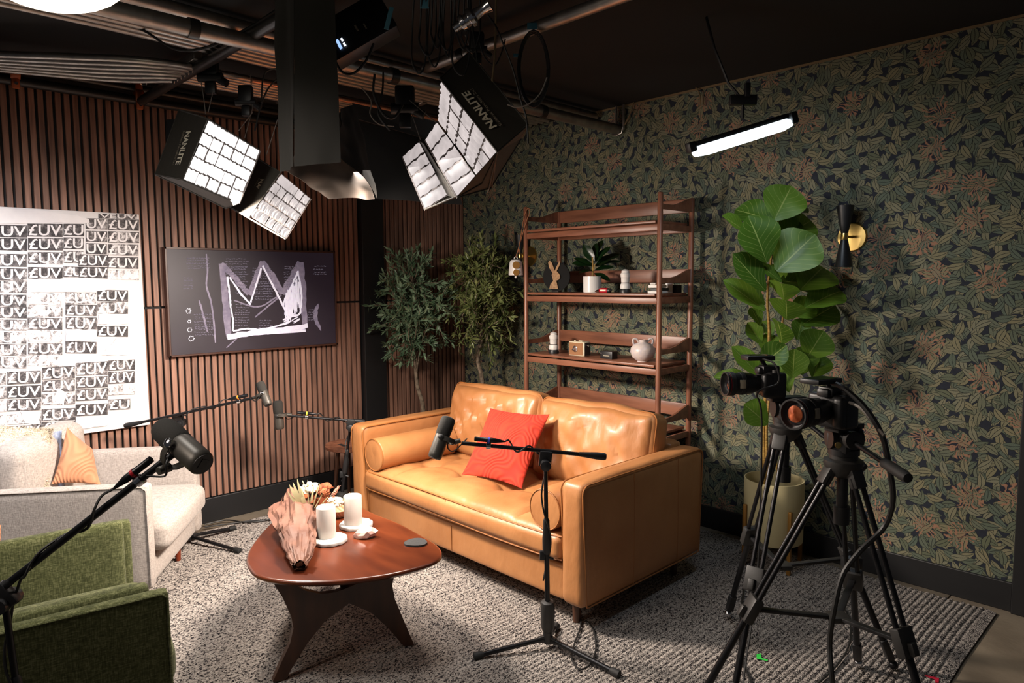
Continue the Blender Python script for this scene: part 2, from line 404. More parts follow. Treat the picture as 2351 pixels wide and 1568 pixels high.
    # spidery honeysuckle flowers
    vo = N(t_, 'ShaderNodeTexVoronoi'); vo.voronoi_dimensions = '2D'; vo.inputs['Scale'].default_value = 4.6; vo.inputs['Randomness'].default_value = .8; L.new(cbb.outputs[0], vo.inputs['Vector'])
    ds = N(t_, 'ShaderNodeTexNoise'); ds.inputs['Scale'].default_value = 14; ds.inputs['Detail'].default_value = 2; L.new(cbb.outputs[0], ds.inputs['Vector'])
    dsc = N(t_, 'ShaderNodeVectorMath', operation='MULTIPLY_ADD'); L.new(ds.outputs['Color'], dsc.inputs[0]); dsc.inputs[1].default_value = (.09,.09,0); L.new(cbb.outputs[0], dsc.inputs[2])
    df0 = N(t_, 'ShaderNodeVectorMath', operation='SUBTRACT'); L.new(dsc.outputs[0], df0.inputs[0]); df0.inputs[1].default_value = (.045,.045,0)
    df = N(t_, 'ShaderNodeVectorMath', operation='SUBTRACT'); L.new(df0.outputs[0], df.inputs[0]); L.new(vo.outputs['Position'], df.inputs[1])
    sd = N(t_, 'ShaderNodeSeparateXYZ'); L.new(df.outputs[0], sd.inputs[0])
    def mt(op, a, b=None):
        n = N(t_, 'ShaderNodeMath', operation=op)
        for i, x in enumerate((a, b)):
            if x is None: continue
            if isinstance(x, (int, float)): n.inputs[i].default_value = x
            else: L.new(x, n.inputs[i])
        return n.outputs[0]
    an = mt('ARCTAN2', sd.outputs[1], sd.outputs[0])
    wob = N(t_, 'ShaderNodeTexNoise'); wob.inputs['Scale'].default_value = 22; L.new(cbb.outputs[0], wob.inputs['Vector'])
    pet = mt('SINE', mt('ADD', mt('MULTIPLY', an, 14.0), mt('MULTIPLY', wob.outputs['Fac'], 14.0)))
    rad = mt('SQRT', mt('ADD', mt('MULTIPLY', sd.outputs[0], sd.outputs[0]), mt('MULTIPLY', sd.outputs[1], sd.outputs[1])))
    rr = mt('ADD', .045, mt('MULTIPLY', wob.outputs['Fac'], .045))
    fm = mt('MULTIPLY', mt('LESS_THAN', rad, rr), mt('GREATER_THAN', pet, .15))
    sc2 = N(t_, 'ShaderNodeSeparateColor'); L.new(vo.outputs['Color'], sc2.inputs[0])
    fm = mt('MULTIPLY', fm, mt('GREATER_THAN', sc2.outputs[0], .5))
    mx = N(t_, 'ShaderNodeMix', data_type='RGBA'); mx.inputs[7].default_value = c4(srgb(140,104,84)); L.new(mt('MULTIPLY', fm, .85), mx.inputs[0]); L.new(col, mx.inputs[6]); col = mx.outputs[2]
    leafl(13.5, 2.9, 4); leafl(12.0, 1.75, 6)
    # flowers again over, thinner
    mx2 = N(t_, 'ShaderNodeMix', data_type='RGBA'); mx2.inputs[7].default_value = c4(srgb(150,112,90)); L.new(mt('MULTIPLY', fm, mt('GREATER_THAN', pet, .7)), mx2.inputs[0]); L.new(col, mx2.inputs[6]); col = mx2.outputs[2]
    L.new(col, b.inputs['Base Color']); b.inputs['Roughness'].default_value = .8; b.inputs['Specular IOR Level'].default_value = .25
    return m
K['wallpaper'] = wallpaper_mat()

def rug_mat():
    m, t, b = nt('woven_rug'); L = t.links
    tc = N(t, 'ShaderNodeTexCoord')
    mp = N(t, 'ShaderNodeMapping'); mp.inputs['Scale'].default_value = (1, .55, 1); L.new(tc.outputs['Object'], mp.inputs[0])
    vo = N(t, 'ShaderNodeTexVoronoi'); vo.inputs['Scale'].default_value = 260; L.new(mp.outputs[0], vo.inputs['Vector'])
    no = N(t, 'ShaderNodeTexNoise'); no.inputs['Scale'].default_value = 230; no.inputs['Detail'].default_value = 2; L.new(mp.outputs[0], no.inputs['Vector'])
    se = N(t, 'ShaderNodeSeparateColor'); L.new(vo.outputs['Color'], se.inputs[0])
    rp = N(t, 'ShaderNodeValToRGB'); rp.color_ramp.interpolation = 'LINEAR'
    e = rp.color_ramp.elements; e[0].position = .33; e[0].color = c4(srgb(48,45,47)); e[1].position = .47; e[1].color = c4(srgb(142,134,128)); q = e.new(.8); q.color = c4(srgb(178,170,162))
    ad = N(t, 'ShaderNodeMath', operation='MULTIPLY_ADD'); ad.inputs[1].default_value = .55; L.new(se.outputs[0], ad.inputs[0])
    m2 = N(t, 'ShaderNodeMath', operation='MULTIPLY'); m2.inputs[1].default_value = .5; L.new(no.outputs['Fac'], m2.inputs[0]); L.new(m2.outputs[0], ad.inputs[2])
    L.new(ad.outputs[0], rp.inputs[0]); L.new(rp.outputs[0], b.inputs['Base Color']); b.inputs['Roughness'].default_value = .95
    b.inputs['Specular IOR Level'].default_value = .1
    bu = N(t, 'ShaderNodeBump'); bu.inputs['Strength'].default_value = .6; bu.inputs['Distance'].default_value = .006
    L.new(vo.outputs['Distance'], bu.inputs['Height']); L.new(bu.outputs[0], b.inputs['Normal']); return m
K['rug'] = rug_mat()

def tweed(name, c1, c2, c3, s=260):
    m, t, b = nt(name); L = t.links; tc = N(t, 'ShaderNodeTexCoord'); out = []
    for st in ((1,1,.18), (.18,.18,1)):
        mp = N(t, 'ShaderNodeMapping'); mp.inputs['Scale'].default_value = st; L.new(tc.outputs['Object'], mp.inputs[0])
        no = N(t, 'ShaderNodeTexNoise'); no.inputs['Scale'].default_value = s; no.inputs['Detail'].default_value = 2; L.new(mp.outputs[0], no.inputs['Vector']); out.append(no)
    ad = N(t, 'ShaderNodeMath', operation='ADD'); L.new(out[0].outputs['Fac'], ad.inputs[0]); L.new(out[1].outputs['Fac'], ad.inputs[1])
    hf = N(t, 'ShaderNodeMath', operation='MULTIPLY'); hf.inputs[1].default_value = .5; L.new(ad.outputs[0], hf.inputs[0])
    rp = N(t, 'ShaderNodeValToRGB'); e = rp.color_ramp.elements; e[0].position = .36; e[0].color = c4(c1); e[1].position = .64; e[1].color = c4(c3); q = e.new(.5); q.color = c4(c2)
    L.new(hf.outputs[0], rp.inputs[0]); L.new(rp.outputs[0], b.inputs['Base Color']); b.inputs['Roughness'].default_value = .95
    b.inputs['Specular IOR Level'].default_value = .15; b.inputs['Sheen Weight'].default_value = .15
    bu = N(t, 'ShaderNodeBump'); bu.inputs['Strength'].default_value = .5; bu.inputs['Distance'].default_value = .002; L.new(hf.outputs[0], bu.inputs['Height']); L.new(bu.outputs[0], b.inputs['Normal'])
    return m
K['green'] = tweed('green_tweed', srgb(62,66,38), srgb(86,90,56), srgb(118,120,84))
K['linen'] = tweed('grey_linen_weave', srgb(142,134,128), srgb(164,155,148), srgb(180,170,162), 300)

def quilted(name, c1, c2, scale=26, freq=7):
    """fabric with curved stitched ridges"""
    m, t, b = nt(name); L = t.links; tc = N(t, 'ShaderNodeTexCoord')
    no = N(t, 'ShaderNodeTexNoise'); no.inputs['Scale'].default_value = freq; no.inputs['Detail'].default_value = .5; L.new(tc.outputs['Object'], no.inputs['Vector'])
    mu = N(t, 'ShaderNodeMath', operation='MULTIPLY'); mu.inputs[1].default_value = scale*6.28; L.new(no.outputs['Fac'], mu.inputs[0])
    si = N(t, 'ShaderNodeMath', operation='SINE'); L.new(mu.outputs[0], si.inputs[0])
    mr = N(t, 'ShaderNodeMapRange'); mr.inputs['From Min'].default_value = -1; L.new(si.outputs[0], mr.inputs[0])
    mx = N(t, 'ShaderNodeMix', data_type='RGBA'); mx.inputs[6].default_value = c4(c1); mx.inputs[7].default_value = c4(c2); L.new(mr.outputs[0], mx.inputs[0]); L.new(mx.outputs[2], b.inputs['Base Color'])
    b.inputs['Roughness'].default_value = .85; b.inputs['Sheen Weight'].default_value = .06
    bu = N(t, 'ShaderNodeBump'); bu.inputs['Strength'].default_value = .7; bu.inputs['Distance'].default_value = .004; L.new(mr.outputs[0], bu.inputs['Height']); L.new(bu.outputs[0], b.inputs['Normal'])
    return m
K['redpillow'] = quilted('coral_quilted_fabric', srgb(162,34,10), srgb(184,46,16), 18, 5)
K['tanpillow'] = quilted('rust_velvet', srgb(170,116,84), srgb(180,126,92), 34, 3)

def leaf_mat(name, c1, c2, vein, back=None, nv=7, rough=.42):
    m, t, b = nt(name); L = t.links; uv = N(t, 'ShaderNodeUVMap'); uv.uv_map = 'UV'
    s = N(t, 'ShaderNodeSeparateXYZ'); L.new(uv.outputs[0], s.inputs[0])
    def mt(op, a, b_=None):
        n = N(t, 'ShaderNodeMath', operation=op)
        for i, x in enumerate((a, b_)):
            if x is None: continue
            if isinstance(x, (int, float)): n.inputs[i].default_value = x
            else: L.new(x, n.inputs[i])
        return n.outputs[0]
    a = mt('ABSOLUTE', mt('SUBTRACT', s.outputs[0], .5))
    mid = mt('LESS_THAN', a, .014)
    si = mt('GREATER_THAN', mt('SINE', mt('MULTIPLY', mt('SUBTRACT', s.outputs[1], mt('MULTIPLY', a, .75)), nv*6.283)), .965)
    v = mt('MAXIMUM', mid, mt('MULTIPLY', si, .5))
    oi = N(t, 'ShaderNodeObjectInfo'); mr = mt('MULTIPLY', oi.outputs['Random'], 1.0)
    m1 = N(t, 'ShaderNodeMix', data_type='RGBA'); m1.inputs[6].default_value = c4(c1); m1.inputs[7].default_value = c4(c2); L.new(mr, m1.inputs[0])
    m2 = N(t, 'ShaderNodeMix', data_type='RGBA'); m2.inputs[7].default_value = c4(vein); L.new(v, m2.inputs[0]); L.new(m1.outputs[2], m2.inputs[6])
    L.new(m2.outputs[2], b.inputs['Base Color']); b.inputs['Roughness'].default_value = rough
    tr = N(t, 'ShaderNodeBsdfTranslucent'); L.new(m2.outputs[2], tr.inputs[0]); ms = N(t, 'ShaderNodeMixShader'); ms.inputs[0].default_value = .3
    o = t.nodes['Material Output']; L.new(b.outputs[0], ms.inputs[1]); L.new(tr.outputs[0], ms.inputs[2]); L.new(ms.outputs[0], o.inputs[0])
    return m
K['figleaf'] = leaf_mat('fiddle_leaf', srgb(62,96,26), srgb(104,140,42), srgb(150,168,88))
K['darkleaf'] = leaf_mat('dark_glossy_leaf', srgb(14,38,16), srgb(22,52,22), srgb(40,70,36), rough=.3)
K['oliveleaf'] = pm('olive_leaf', srgb(72,98,72), .38, col2=srgb(128,152,122), vs=12)
K['oliveleaf2'] = pm('olive_leaf_warm', srgb(74,88,46), .4, col2=srgb(134,142,88), vs=12)

def canvas_ink():
    m, t, b = nt('stamped_ink'); L = t.links; tc = N(t, 'ShaderNodeTexCoord')
    n1 = N(t, 'ShaderNodeTexNoise'); n1.inputs['Scale'].default_value = 24; n1.inputs['Detail'].default_value = 8; n1.inputs['Roughness'].default_value = .8; L.new(tc.outputs['Object'], n1.inputs['Vector'])
    at_ = N(t, 'ShaderNodeAttribute'); at_.attribute_name = 'fade'
    ad = N(t, 'ShaderNodeMath', operation='ADD'); L.new(n1.outputs['Fac'], ad.inputs[0]); L.new(at_.outputs['Fac'], ad.inputs[1])
    rp = N(t, 'ShaderNodeValToRGB'); e = rp.color_ramp.elements; e[0].position = .47; e[0].color = c4(srgb(46,42,44)); e[1].position = .72; e[1].color = c4(srgb(232,226,224)); q = e.new(.57); q.color = c4(srgb(96,90,90))
    L.new(ad.outputs[0], rp.inputs[0]); L.new(rp.outputs[0], b.inputs['Base Color']); b.inputs['Roughness'].default_value = .7; return m
K['ink'] = canvas_ink()
K['canvas'] = pm('white_painted_canvas', srgb(232,226,224), .6, col2=srgb(218,212,212), vs=6, bump=.3, bs=40)
K['screen'] = pm('dark_screen_ground', srgb(34,28,36), .45, col2=srgb(44,38,48), vs=3, emis=srgb(40,32,44), es=.35)
K['chalk'] = pm('white_chalk_on_screen', srgb(225,222,232), .6, col2=srgb(200,196,210), vs=60, emis=srgb(225,220,238), es=.5)
K['chalkgrey'] = pm('smudged_chalk_on_screen', srgb(112,104,124), .6, col2=srgb(146,138,156), vs=30, emis=srgb(120,112,132), es=.4)
K['chalkdim'] = pm('faint_chalk_on_screen', srgb(110,104,120), .9, col2=srgb(80,74,88), vs=60, emis=srgb(130,124,140), es=.35)
K['brownframe'] = pm('brown_frame', srgb(72,44,34), .4)

# ================================================================ SETTING
CEIL = 2.79; WX = -.02
f = M().box(-.1, 5.4, -5.2, .1, -.12, -.012); floor = struct('floor', f, K['black'], label='concrete slab floor with saw-cut joints')
jx = float(oz(2175, 1375)[0]); xs = [-.05, jx-2.44, jx-1.22, jx, 5.4]; ys = [-5.2, -3.7, -2.5, -1.3, .05]
for i in range(4):
    for j in range(4):
        part('slab', M().box(xs[i]+.003, xs[i+1]-.003, ys[j]+.003, ys[j+1]-.003, -.011, 0, .002), K['concrete'], floor)
struct('ceiling', M().box(-.1, 5.4, -5.2, .1, CEIL, CEIL+.1), K['ceil'])
wl = struct('wall_left', M().box(-.12, WX, -5.2, 0, 0, CEIL), K['black'], label='black wall clad in vertical walnut slats')
wr = struct('wall_right', M().box(-.12, 4.03, 0, .12, 0, CEIL), K['wallpaper'], label='wall papered with dark green leaves and pink flowers')
struct('trim_1', M().box(4.03, 4.4, -.035, .1, 0, CEIL, .004), K['base'], label='black painted door jamb at right edge')
struct('trim_2', M().box(WX, .045, -1.053, -.858, 0, CEIL, .004), K['base'], label='black pillar between the slatted wall sections')
P_ = .0424; me_lo = mesh(M().box(0, .02, -.0145, .0145, .171, 1.4385, .0015, 1)); me_hi = mesh(M().box(0, .02, -.0145, .0145, 1.4525, 2.70, .0015, 1))
def slats(y0, n, sgn):
    for k in range(n):
        y = y0+sgn*(k+.5)*P_
        for me in (me_lo, me_hi):
            o = link('slat', me, K['slat'], wl, (WX, y, 0))
slats(-1.058, 68, -1); slats(-.852, 20, 1)
struct('baseboard_left', M().box(WX, .006, -5.2, -1.053, 0, .165, .004), K['base'])
struct('baseboard_back', M().box(WX, .006, -.858, 0, 0, .165, .004), K['base'])
struct('baseboard_right', M().box(0, 4.03, -.016, 0, 0, .143, .004), K['base'])
# ceiling line: raw timber edge strip and grid pipes ---------------
struct('trim_3', M().box(1.45, 4.02, -.006, 0, CEIL-.012, CEIL), K['stud'], label='thin pale caulk line where wallpaper meets ceiling')
# rug with woven ridges --------------------------------------------
def rugmesh():
    m = M(); x0, x1, y0, y1 = .17, 3.99, -5.0, -.09; pitch = .026; n = int((x1-x0)/pitch); W = 4; ys_ = np.linspace(y0, y1, 61)
    cols = []
    for i in range(n):
        for k in range(W):
            t = k/W; cols.append((x0+(i+t)*pitch, .006+.0085*abs(math.sin(math.pi*t))**.6, i))
    cols.append((x1, .008, n))
    vs = []; fs = []
    for y in ys_:
        for x, z, i in cols:
            wob = .012*mn.noise(Vector((x*1.5, y*1.2, 0)))
            vs.append((x+wob, y+.006*math.sin(i*2.1) if y in (y0, y1) else y, z))
    C_ = len(cols)
    for j in range(len(ys_)-1):
        for i in range(C_-1): fs.append((j*C_+i, j*C_+i+1, (j+1)*C_+i+1, (j+1)*C_+i))
    m.add(vs, fs)
    m.box(x0+.004, x1-.004, y0, y1-.004, 0.0005, .0085)
    return m
single('rug', rugmesh(), K['rug'], 'large black and cream woven rug covering the floor', 'rug', loc=(2, -2.4, 0), ang=80)
for nm, lab, mt_, pts in (('floor_tape', 'small bright green tape mark on the rug between tripod legs', 'greentape', [(1737,1502),(1748,1500),(1748,1511),(1763,1515),(1762,1518),(1737,1512)]),
                          ('floor_tape', 'small red tape mark on the rug near lower right corner', 'redtape', [(2124,1549),(2156,1557),(2155,1568),(2146,1567),(2147,1560),(2123,1552)])):
    single(nm, M().prism([oz(x, y, .0148) for x, y in pts][::-1], (0,0,.001)), K[mt_], lab, 'tape')

# ================================================================ PIPES ON THE CEILING
def pipe(name, p0, p1, r, mat, label, cat='pipe', group=None, straps=(), seg=16):
    t = thing(name, label, cat, tuple(A(*p0)), group)
    part('tube', M().cyl(p0, p1, r, seg=seg), mat, t)
    d = unit(A(*p1)-A(*p0))
    for s in straps:
        c = A(*p0)+(A(*p1)-A(*p0))*s
        part('coupling', M().cyl(c-d*.02, c+d*.02, r*1.18, seg=seg), K['darksteel'], t)
    return t
pipe('lighting_pipe', (1.67, -3.9, 2.63), (1.67, -.0, 2.63), .034, K['steel'], 'thick bare steel pipe under the ceiling running to the wallpapered wall', straps=(.27, .52, .8))
pipe('lighting_pipe', (1.70, -1.69, 2.70), (4.2, -1.69, 2.70), .027, K['steel'], 'steel cross pipe high above sofa carrying the coiled cable', straps=(.12, .55))
pipe('lighting_pipe', (.17, -2.60, 2.66), (2.2, -2.60, 2.66), .026, K['blackpipe'], 'black cross pipe reaching out from the orange clamp above chalk picture', straps=(.93,))
pipe('lighting_pipe', (.12, -4.2, 2.672), (.12, -1.3, 2.672), .027, K['blackpipe'], 'black pipe along the top of the slatted wall')
pipe('lighting_pipe', (.12, -3.75, 2.74), (.12, -1.3, 2.735), .022, K['darksteel'], 'upper dark pipe above the slats')
for k, (px, py, lab) in enumerate(((318, 232, 'orange pipe clamp under chain above the chalk picture'), (33, 180, 'orange pipe clamp near the left edge above the painting'))):
    c = ox(px, py-12, .13); t = thing('pipe_clamp', lab, 'clamp', tuple(c-A(0,0,.07)), 'orange pipe clamps')
    part('collar', M().lathe(c-A(0,.022,0), (0,1,0), [(.036,0),(.04,.006),(.04,.038),(.036,.044)], 18), K['orange'], t)
    part('flange', M().obox(c-A(-.012,0,.052), ((1,0,0),(0,1,0),(0,0,1)), (.014,.02,.03), .012), K['orange'], t)
    part('flange', M().obox(c+A(.012,0,.05), ((1,0,0),(0,1,0),(0,0,1)), (.014,.02,.022), .01), K['orange'], t)
    part('bolt', M().cyl(c+A(.022,0,-.058), c+A(.034,0,-.058), .008), K['chrome'], t)
# conduit bundle: parallel to the slatted wall, bending near the corner
def conduit(i, pts, r, mat='steel'):
    single('conduit', M().tube(pts, r, 10, smooth=5), K[mat], CL[i], 'conduit', group='electrical conduits under the ceiling')
CL = ['conduit nearest the camera in the upper bundle at top left', 'second conduit of the upper bundle at top left', 'third conduit of the upper bundle at top left', 'fourth conduit of the upper bundle at top left',
      'outermost conduit of the diagonal bundle above the chain', 'second conduit of the diagonal bundle above the chain', 'third conduit of the diagonal bundle above the chain', 'fourth conduit of the diagonal bundle above the chain',
      'fifth conduit of the diagonal bundle above the chain', 'innermost conduit of the diagonal bundle above the chain', 'reddish copper tube beside the upper conduit bundle', 'wide steel duct pipe at the top left corner']
for i in range(4):
    x = 1.36-.055*i; conduit(i, [(x+.09, -3.8, 2.70-.004*i), (x+.05, -3.0, 2.70), (x, -2.2, 2.70), (x-.03, -1.2, 2.70), (x-.04, -.35, 2.70)], .0165)
for i in range(6):
    o = .052*i; conduit(4+i, [(.42-o*.6, -3.62+o*.2, 2.66), (.80-o, -3.12+o, 2.66), (1.0-o, -2.80+o*.7, 2.66), (1.03-o, -2.45, 2.66), (1.01-o, -1.4, 2.66), (1.0-o, -.3, 2.66)], .0165)
conduit(10, [(1.10, -2.35, 2.635), (1.10, -2.2, 2.635), (1.08, -1.4, 2.63), (1.08, -.5, 2.63)], .013, 'copper')
conduit(11, [(1.55, -4.0, 2.75), (1.52, -2.9, 2.745), (1.50, -2.0, 2.74), (1.49, -.05, 2.74)], .03)
for k, (x, y) in enumerate(((.83, -2.62), (.87, -1.95), (.9, -1.3))):
    t = thing('strut_rail', ('slotted strut rail over the diagonal conduits beside black pipe', 'slotted strut rail over the conduits left of hanging black cloth', 'slotted strut rail over the conduits right of hanging black cloth')[k], 'rail', (x, y, 2.69), 'strut rails holding conduits')
    part('channel', M().box(x-.3, x+.28, y-.02, y+.02, 2.68, 2.72, .002, 1), K['steel'], t)
    for q in range(6):
        cx_ = x+.2-.052*q
        part('strap', M().tube([(cx_-.019, y, 2.69), (cx_-.019, y, 2.655), (cx_, y, 2.637), (cx_+.019, y, 2.655), (cx_+.019, y, 2.69)], .0028, 6), K['steel'], t)
# steel chain from the ceiling to clamp
t = thing('chain', 'short steel chain hanging above the orange clamp', 'chain', tuple(at(262, 133, 3.7)), None)
pts = [at(262+13.5*k, 140+10.2*k, 3.72+.04*k) for k in range(6)]
part('connector', M().obox(at(260,137,3.7), (CR, CU, CF), (.014,.026,.008), .005), K['chrome'], t)
part('wire', M().tube([at(180,90,3.6), at(255,128,3.68)], .002), K['greycable'], t)
for k in range(1, 6):
    c = pts[k]; d = unit(pts[min(k+1,5)]-pts[k-1]); s = unit(np.cross(d, CF)) if k % 2 else CF; rr = []
    for q in range(13): a = 2*math.pi*q/12; rr.append(c+d*math.cos(a)*.019+s*math.sin(a)*.014)
    part('link', M().tube(rr, .0035, 6), K['chrome'], t)
# short pendant rod and pipe hanger on right
single('pipe_hanger', M().box(1.655, 1.665, -.03, -.02, 2.6, CEIL-.001).tube([(1.62,-.03,2.63),(1.63,-.03,2.60),(1.67,-.03,2.59),(1.71,-.03,2.60),(1.72,-.03,2.64)], .006).box(1.715, 1.73, -.03, -.02, 2.62, CEIL-.001), K['steel'], 'steel hanger holding the pipe end at the wallpapered wall', 'hanger')
for k, (a, b, c, lab) in enumerate((((1455,232),(1448,258),(1432,291),'loose pale wire end hanging from ceiling beside the pipe hanger'), ((1597,200),(1606,215),(1609,243),'loose pale wire end hanging from ceiling left of the tube light'))):
    single('loose_wire', M().tube([oy(*a, -.02), oy(*b, -.03), oy(*c, -.02)], .0045, 6, smooth=4), K['stud'], lab, 'wire')

# ================================================================ SOFA
X3 = ((1,0,0),(0,1,0),(0,0,1))
def rect_piping(x, y0, y1, z0, z1, r, rad=.005, axis='x'):
    pts = []
    for cy, cz, a0 in ((y1-r, z1-r, 0), (y0+r, z1-r, 90), (y0+r, z0+r*.3, 180), (y1-r, z0+r*.3, 270)):
        rr = r if cz > (z0+z1)/2 else r*.3
        for k in range(5):
            a = math.radians(a0+22.5*k); yy, zz = cy+math.cos(a)*rr, cz+math.sin(a)*rr
            pts.append((x, yy, zz) if axis == 'x' else (yy, x, zz))
    pts.append(pts[0]); return M().tube(pts, rad, 6)
sofa = thing('sofa', 'cognac tan leather two-seat sofa with tufted seat in the middle of the rug', 'sofa', (1.79, -1.15, 0))
SXL, SXR, SY0, SY1, AT = .825, 2.748, -1.665, -.66, .70
for s, (xa, xb) in enumerate(((SXL, .962), (2.612, SXR))):
    m = M(); cushion(m, ((xa+xb)/2, (SY0+SY1)/2, (.125+AT)/2), X3, ((xb-xa)/2, (SY1-SY0)/2, (AT-.125)/2), .034, 14, puff=(.004,.004,.006), wr=.003, seed=s)
    arm = part('arm', m, K['leather'], sofa)
    for xx in (xa+.004, xb-.004): part('piping', rect_piping(xx, SY0+.004, SY1-.004, .13, AT-.006, .04, .0042), K['piping'], arm)
    if s == 1:
        for px, py in ((1455,1200), (1556,1150)):
            y = float(ox(px, py, xb)[1]); part('seam', M().tube([(xb+.0015, y, .14), (xb+.0035, y, .42), (xb+.0015, y, .68)], .0022, 6), K['piping'], arm)
m = M(); cushion(m, (1.787, -1.20, .20), X3, (.824, .43, .085), .02, 12); part('base', m, K['leather'], sofa)
part('seam', M().tube([(1.787, -1.631, .13), (1.787, -1.633, .27)], .002, 6), K['piping'], sofa)
part('shadow_gap', M().box(.965, 2.61, -1.60, -.8, .28, .31), K['gapshade'], sofa, label='dark strip under seat cushion with gap shade in its colour')  # strip coloured dark for the shade between base and seat cushion
m = M(); cushion(m, (1.787, -.72, .43), X3, (.83, .06, .29), .03, 10); part('back_frame', m, K['leather'], sofa)
BT = [(-.66,-.22),(-.24,-.22),(.2,-.22),(.63,-.22),(-.66,.5),(-.24,.5),(.2,.5),(.63,.5)]
def tuft(u):
    if u[2] < .5: return (0, 0, 0)
    z = 0
    for bx, by in BT:
        dx, dy = (u[0]-bx)*.82, (u[1]-by)*.37; r = math.hypot(dx, dy)
        z -= .042*math.exp(-(r/.05)**2)+.036*math.exp(-(r/.16)**2)
        if u[1] < by:                       # pleat running to the front edge
            z -= .015*math.exp(-(dx/.014)**2)*min(1, (by-u[1])*3)*(1 if by < 0 else .7)
        z -= .012*math.exp(-(dy/.018)**2)*math.exp(-(dx/.2)**2)
    edge = (1-abs(u[0])**8)*(1-abs(u[1])**6)
    return (0, 0, (z+.008*mn.noise(Vector((u[0]*9, u[1]*5, 1))))*edge)
m = M(); cushion(m, (1.787, -1.255, .372), X3, (.822, .412, .062), .038, 84, puff=(.004,.016,.064), fn=tuft); seat = part('seat_cushion', m, K['leather'], sofa)
for z in (.426, .316):
    pts = []
    for k in range(31):
        x = .968+k/30*1.638; b = .014*(1-((x-1.787)/.82)**2)*.5; pts.append((x, -1.668-b+.012 if 0 < k < 30 else -1.645, z+.004*math.sin(x*5)))
    part('piping', M().tube(pts, .0042, 6), K['piping'], seat)
part('seam', M().tube([(1.787, -1.671, .32), (1.787, -1.676, .37), (1.787, -1.671, .425)], .002, 6), K['piping'], seat)
for bx, by in BT:
    part('button', M().ball((1.787+bx*.822, -1.255+by*.412, .418), .011, 10, 6, (1,1,.5)), K['piping'], seat)
for s, cx_ in enumerate((1.375, 2.2)):
    up = unit((0, .20, .98)); nn = unit((0, -.98, .20)); m = M()
    def wrf(u, s=s):
        k = (1-u[0]**6)*(1-u[1]**4)
        w = mn.noise(Vector((u[0]*4.5+u[1]*1.2+s*7, u[1]*1.1, s*3.3)))
        w2 = mn.noise(Vector((u[0]*2.2-u[1]*1.6+s*5, u[1]*.8, 9)))
        return (.006*w*u[1]*0, .012*mn.noise(Vector((u[0]*2+s, 0, 4)))*(1 if u[1] > .5 else 0), (.055*(.4-abs(w))*.9+.032*w2+.014*mn.noise(Vector((u[0]*11+u[1]*3+s*3, u[1]*2.5, 2))))*k*(1 if u[2] > 0 else .3))
    dz = .0 if s == 0 else -.008
    cushion(m, (cx_, -.895, .655+dz), ((1,0,0), up, nn), (.412, .240, .085), .05, 44, puff=(.012,.02,.045), fn=wrf)
    bc = part('back_cushion', m, K['leather'], sofa)
    C0 = A(cx_, -.895, .655+dz); pts = []
    for a, b in ((-1,-1),(-1,1),(1,1),(1,-1)):
        for q in range(5):
            t = math.radians({(-1,-1):180+90,(-1,1):180,(1,1):90,(1,-1):0}[(a,b)]-22.5*q) if True else 0
            pts.append(C0+A(1,0,0)*(a*(.412-.045)+.047*math.cos(t))+up*(b*(.240-.045)+.047*math.sin(t))+nn*.052)
    pts.append(pts[0]); part('piping', M().tube(pts, .0038, 6), K['piping'], bc)
for x, y in ((.93, -1.58), (2.64, -1.58), (.93, -.78), (2.66, -.80)):
    part('leg', M().cyl((x, y, .135), (x, y, .001 if y > -1 else .0155), .024, .017), K['legwood'], sofa)
for s, (bx, lab) in enumerate(((1.068, 'round leather bolster lying against the left sofa arm'), (2.508, 'round leather bolster against the right sofa arm behind the mic stand'))):
    y0, y1, R_ = (-1.652, -1.06, .100) if s == 0 else (-1.655, -1.10, .098); z = .438+R_
    t = thing('bolster_pillow', lab, 'bolster', (bx, (y0+y1)/2, z-R_), 'leather bolsters on the sofa')
    m = M(); prof = [(0, 0), (R_*.6, -.004), (R_*.93, 0), (R_, .008), (R_*1.01, .1), (R_*1.02, .3), (R_, y1-y0-.01), (R_*.9, y1-y0), (0, y1-y0)]
    m.lathe((bx, y0, z), (0, 1, 0), prof, 32); 
    part('cover', m, K['leather'], t)
    ring = [(bx+math.cos(a)*R_*.97, y0+.001, z+math.sin(a)*R_*.97) for a in np.linspace(0, 2*math.pi, 33)]
    part('piping', M().tube(ring, .004, 6), K['piping'], t)
cs = [oz(1063,1090,.475), at(1195,1122,float((oz(1195,1120,.475)-CP)@CF))]
D0 = float((cs[0]-CP)@CF); D1 = float((cs[1]-CP)@CF)
m = M(); throw_pillow(m, at(1060,1090,D0), at(1198,1122,D1), at(1262,951,D1+.20), at(1126,937,D0+.20), .062, 30, seed=3, toward=-CF)
single('throw_pillow', m, K['redpillow'], 'coral red quilted square pillow leaning on the sofa back cushions', 'pillow', ang=60)

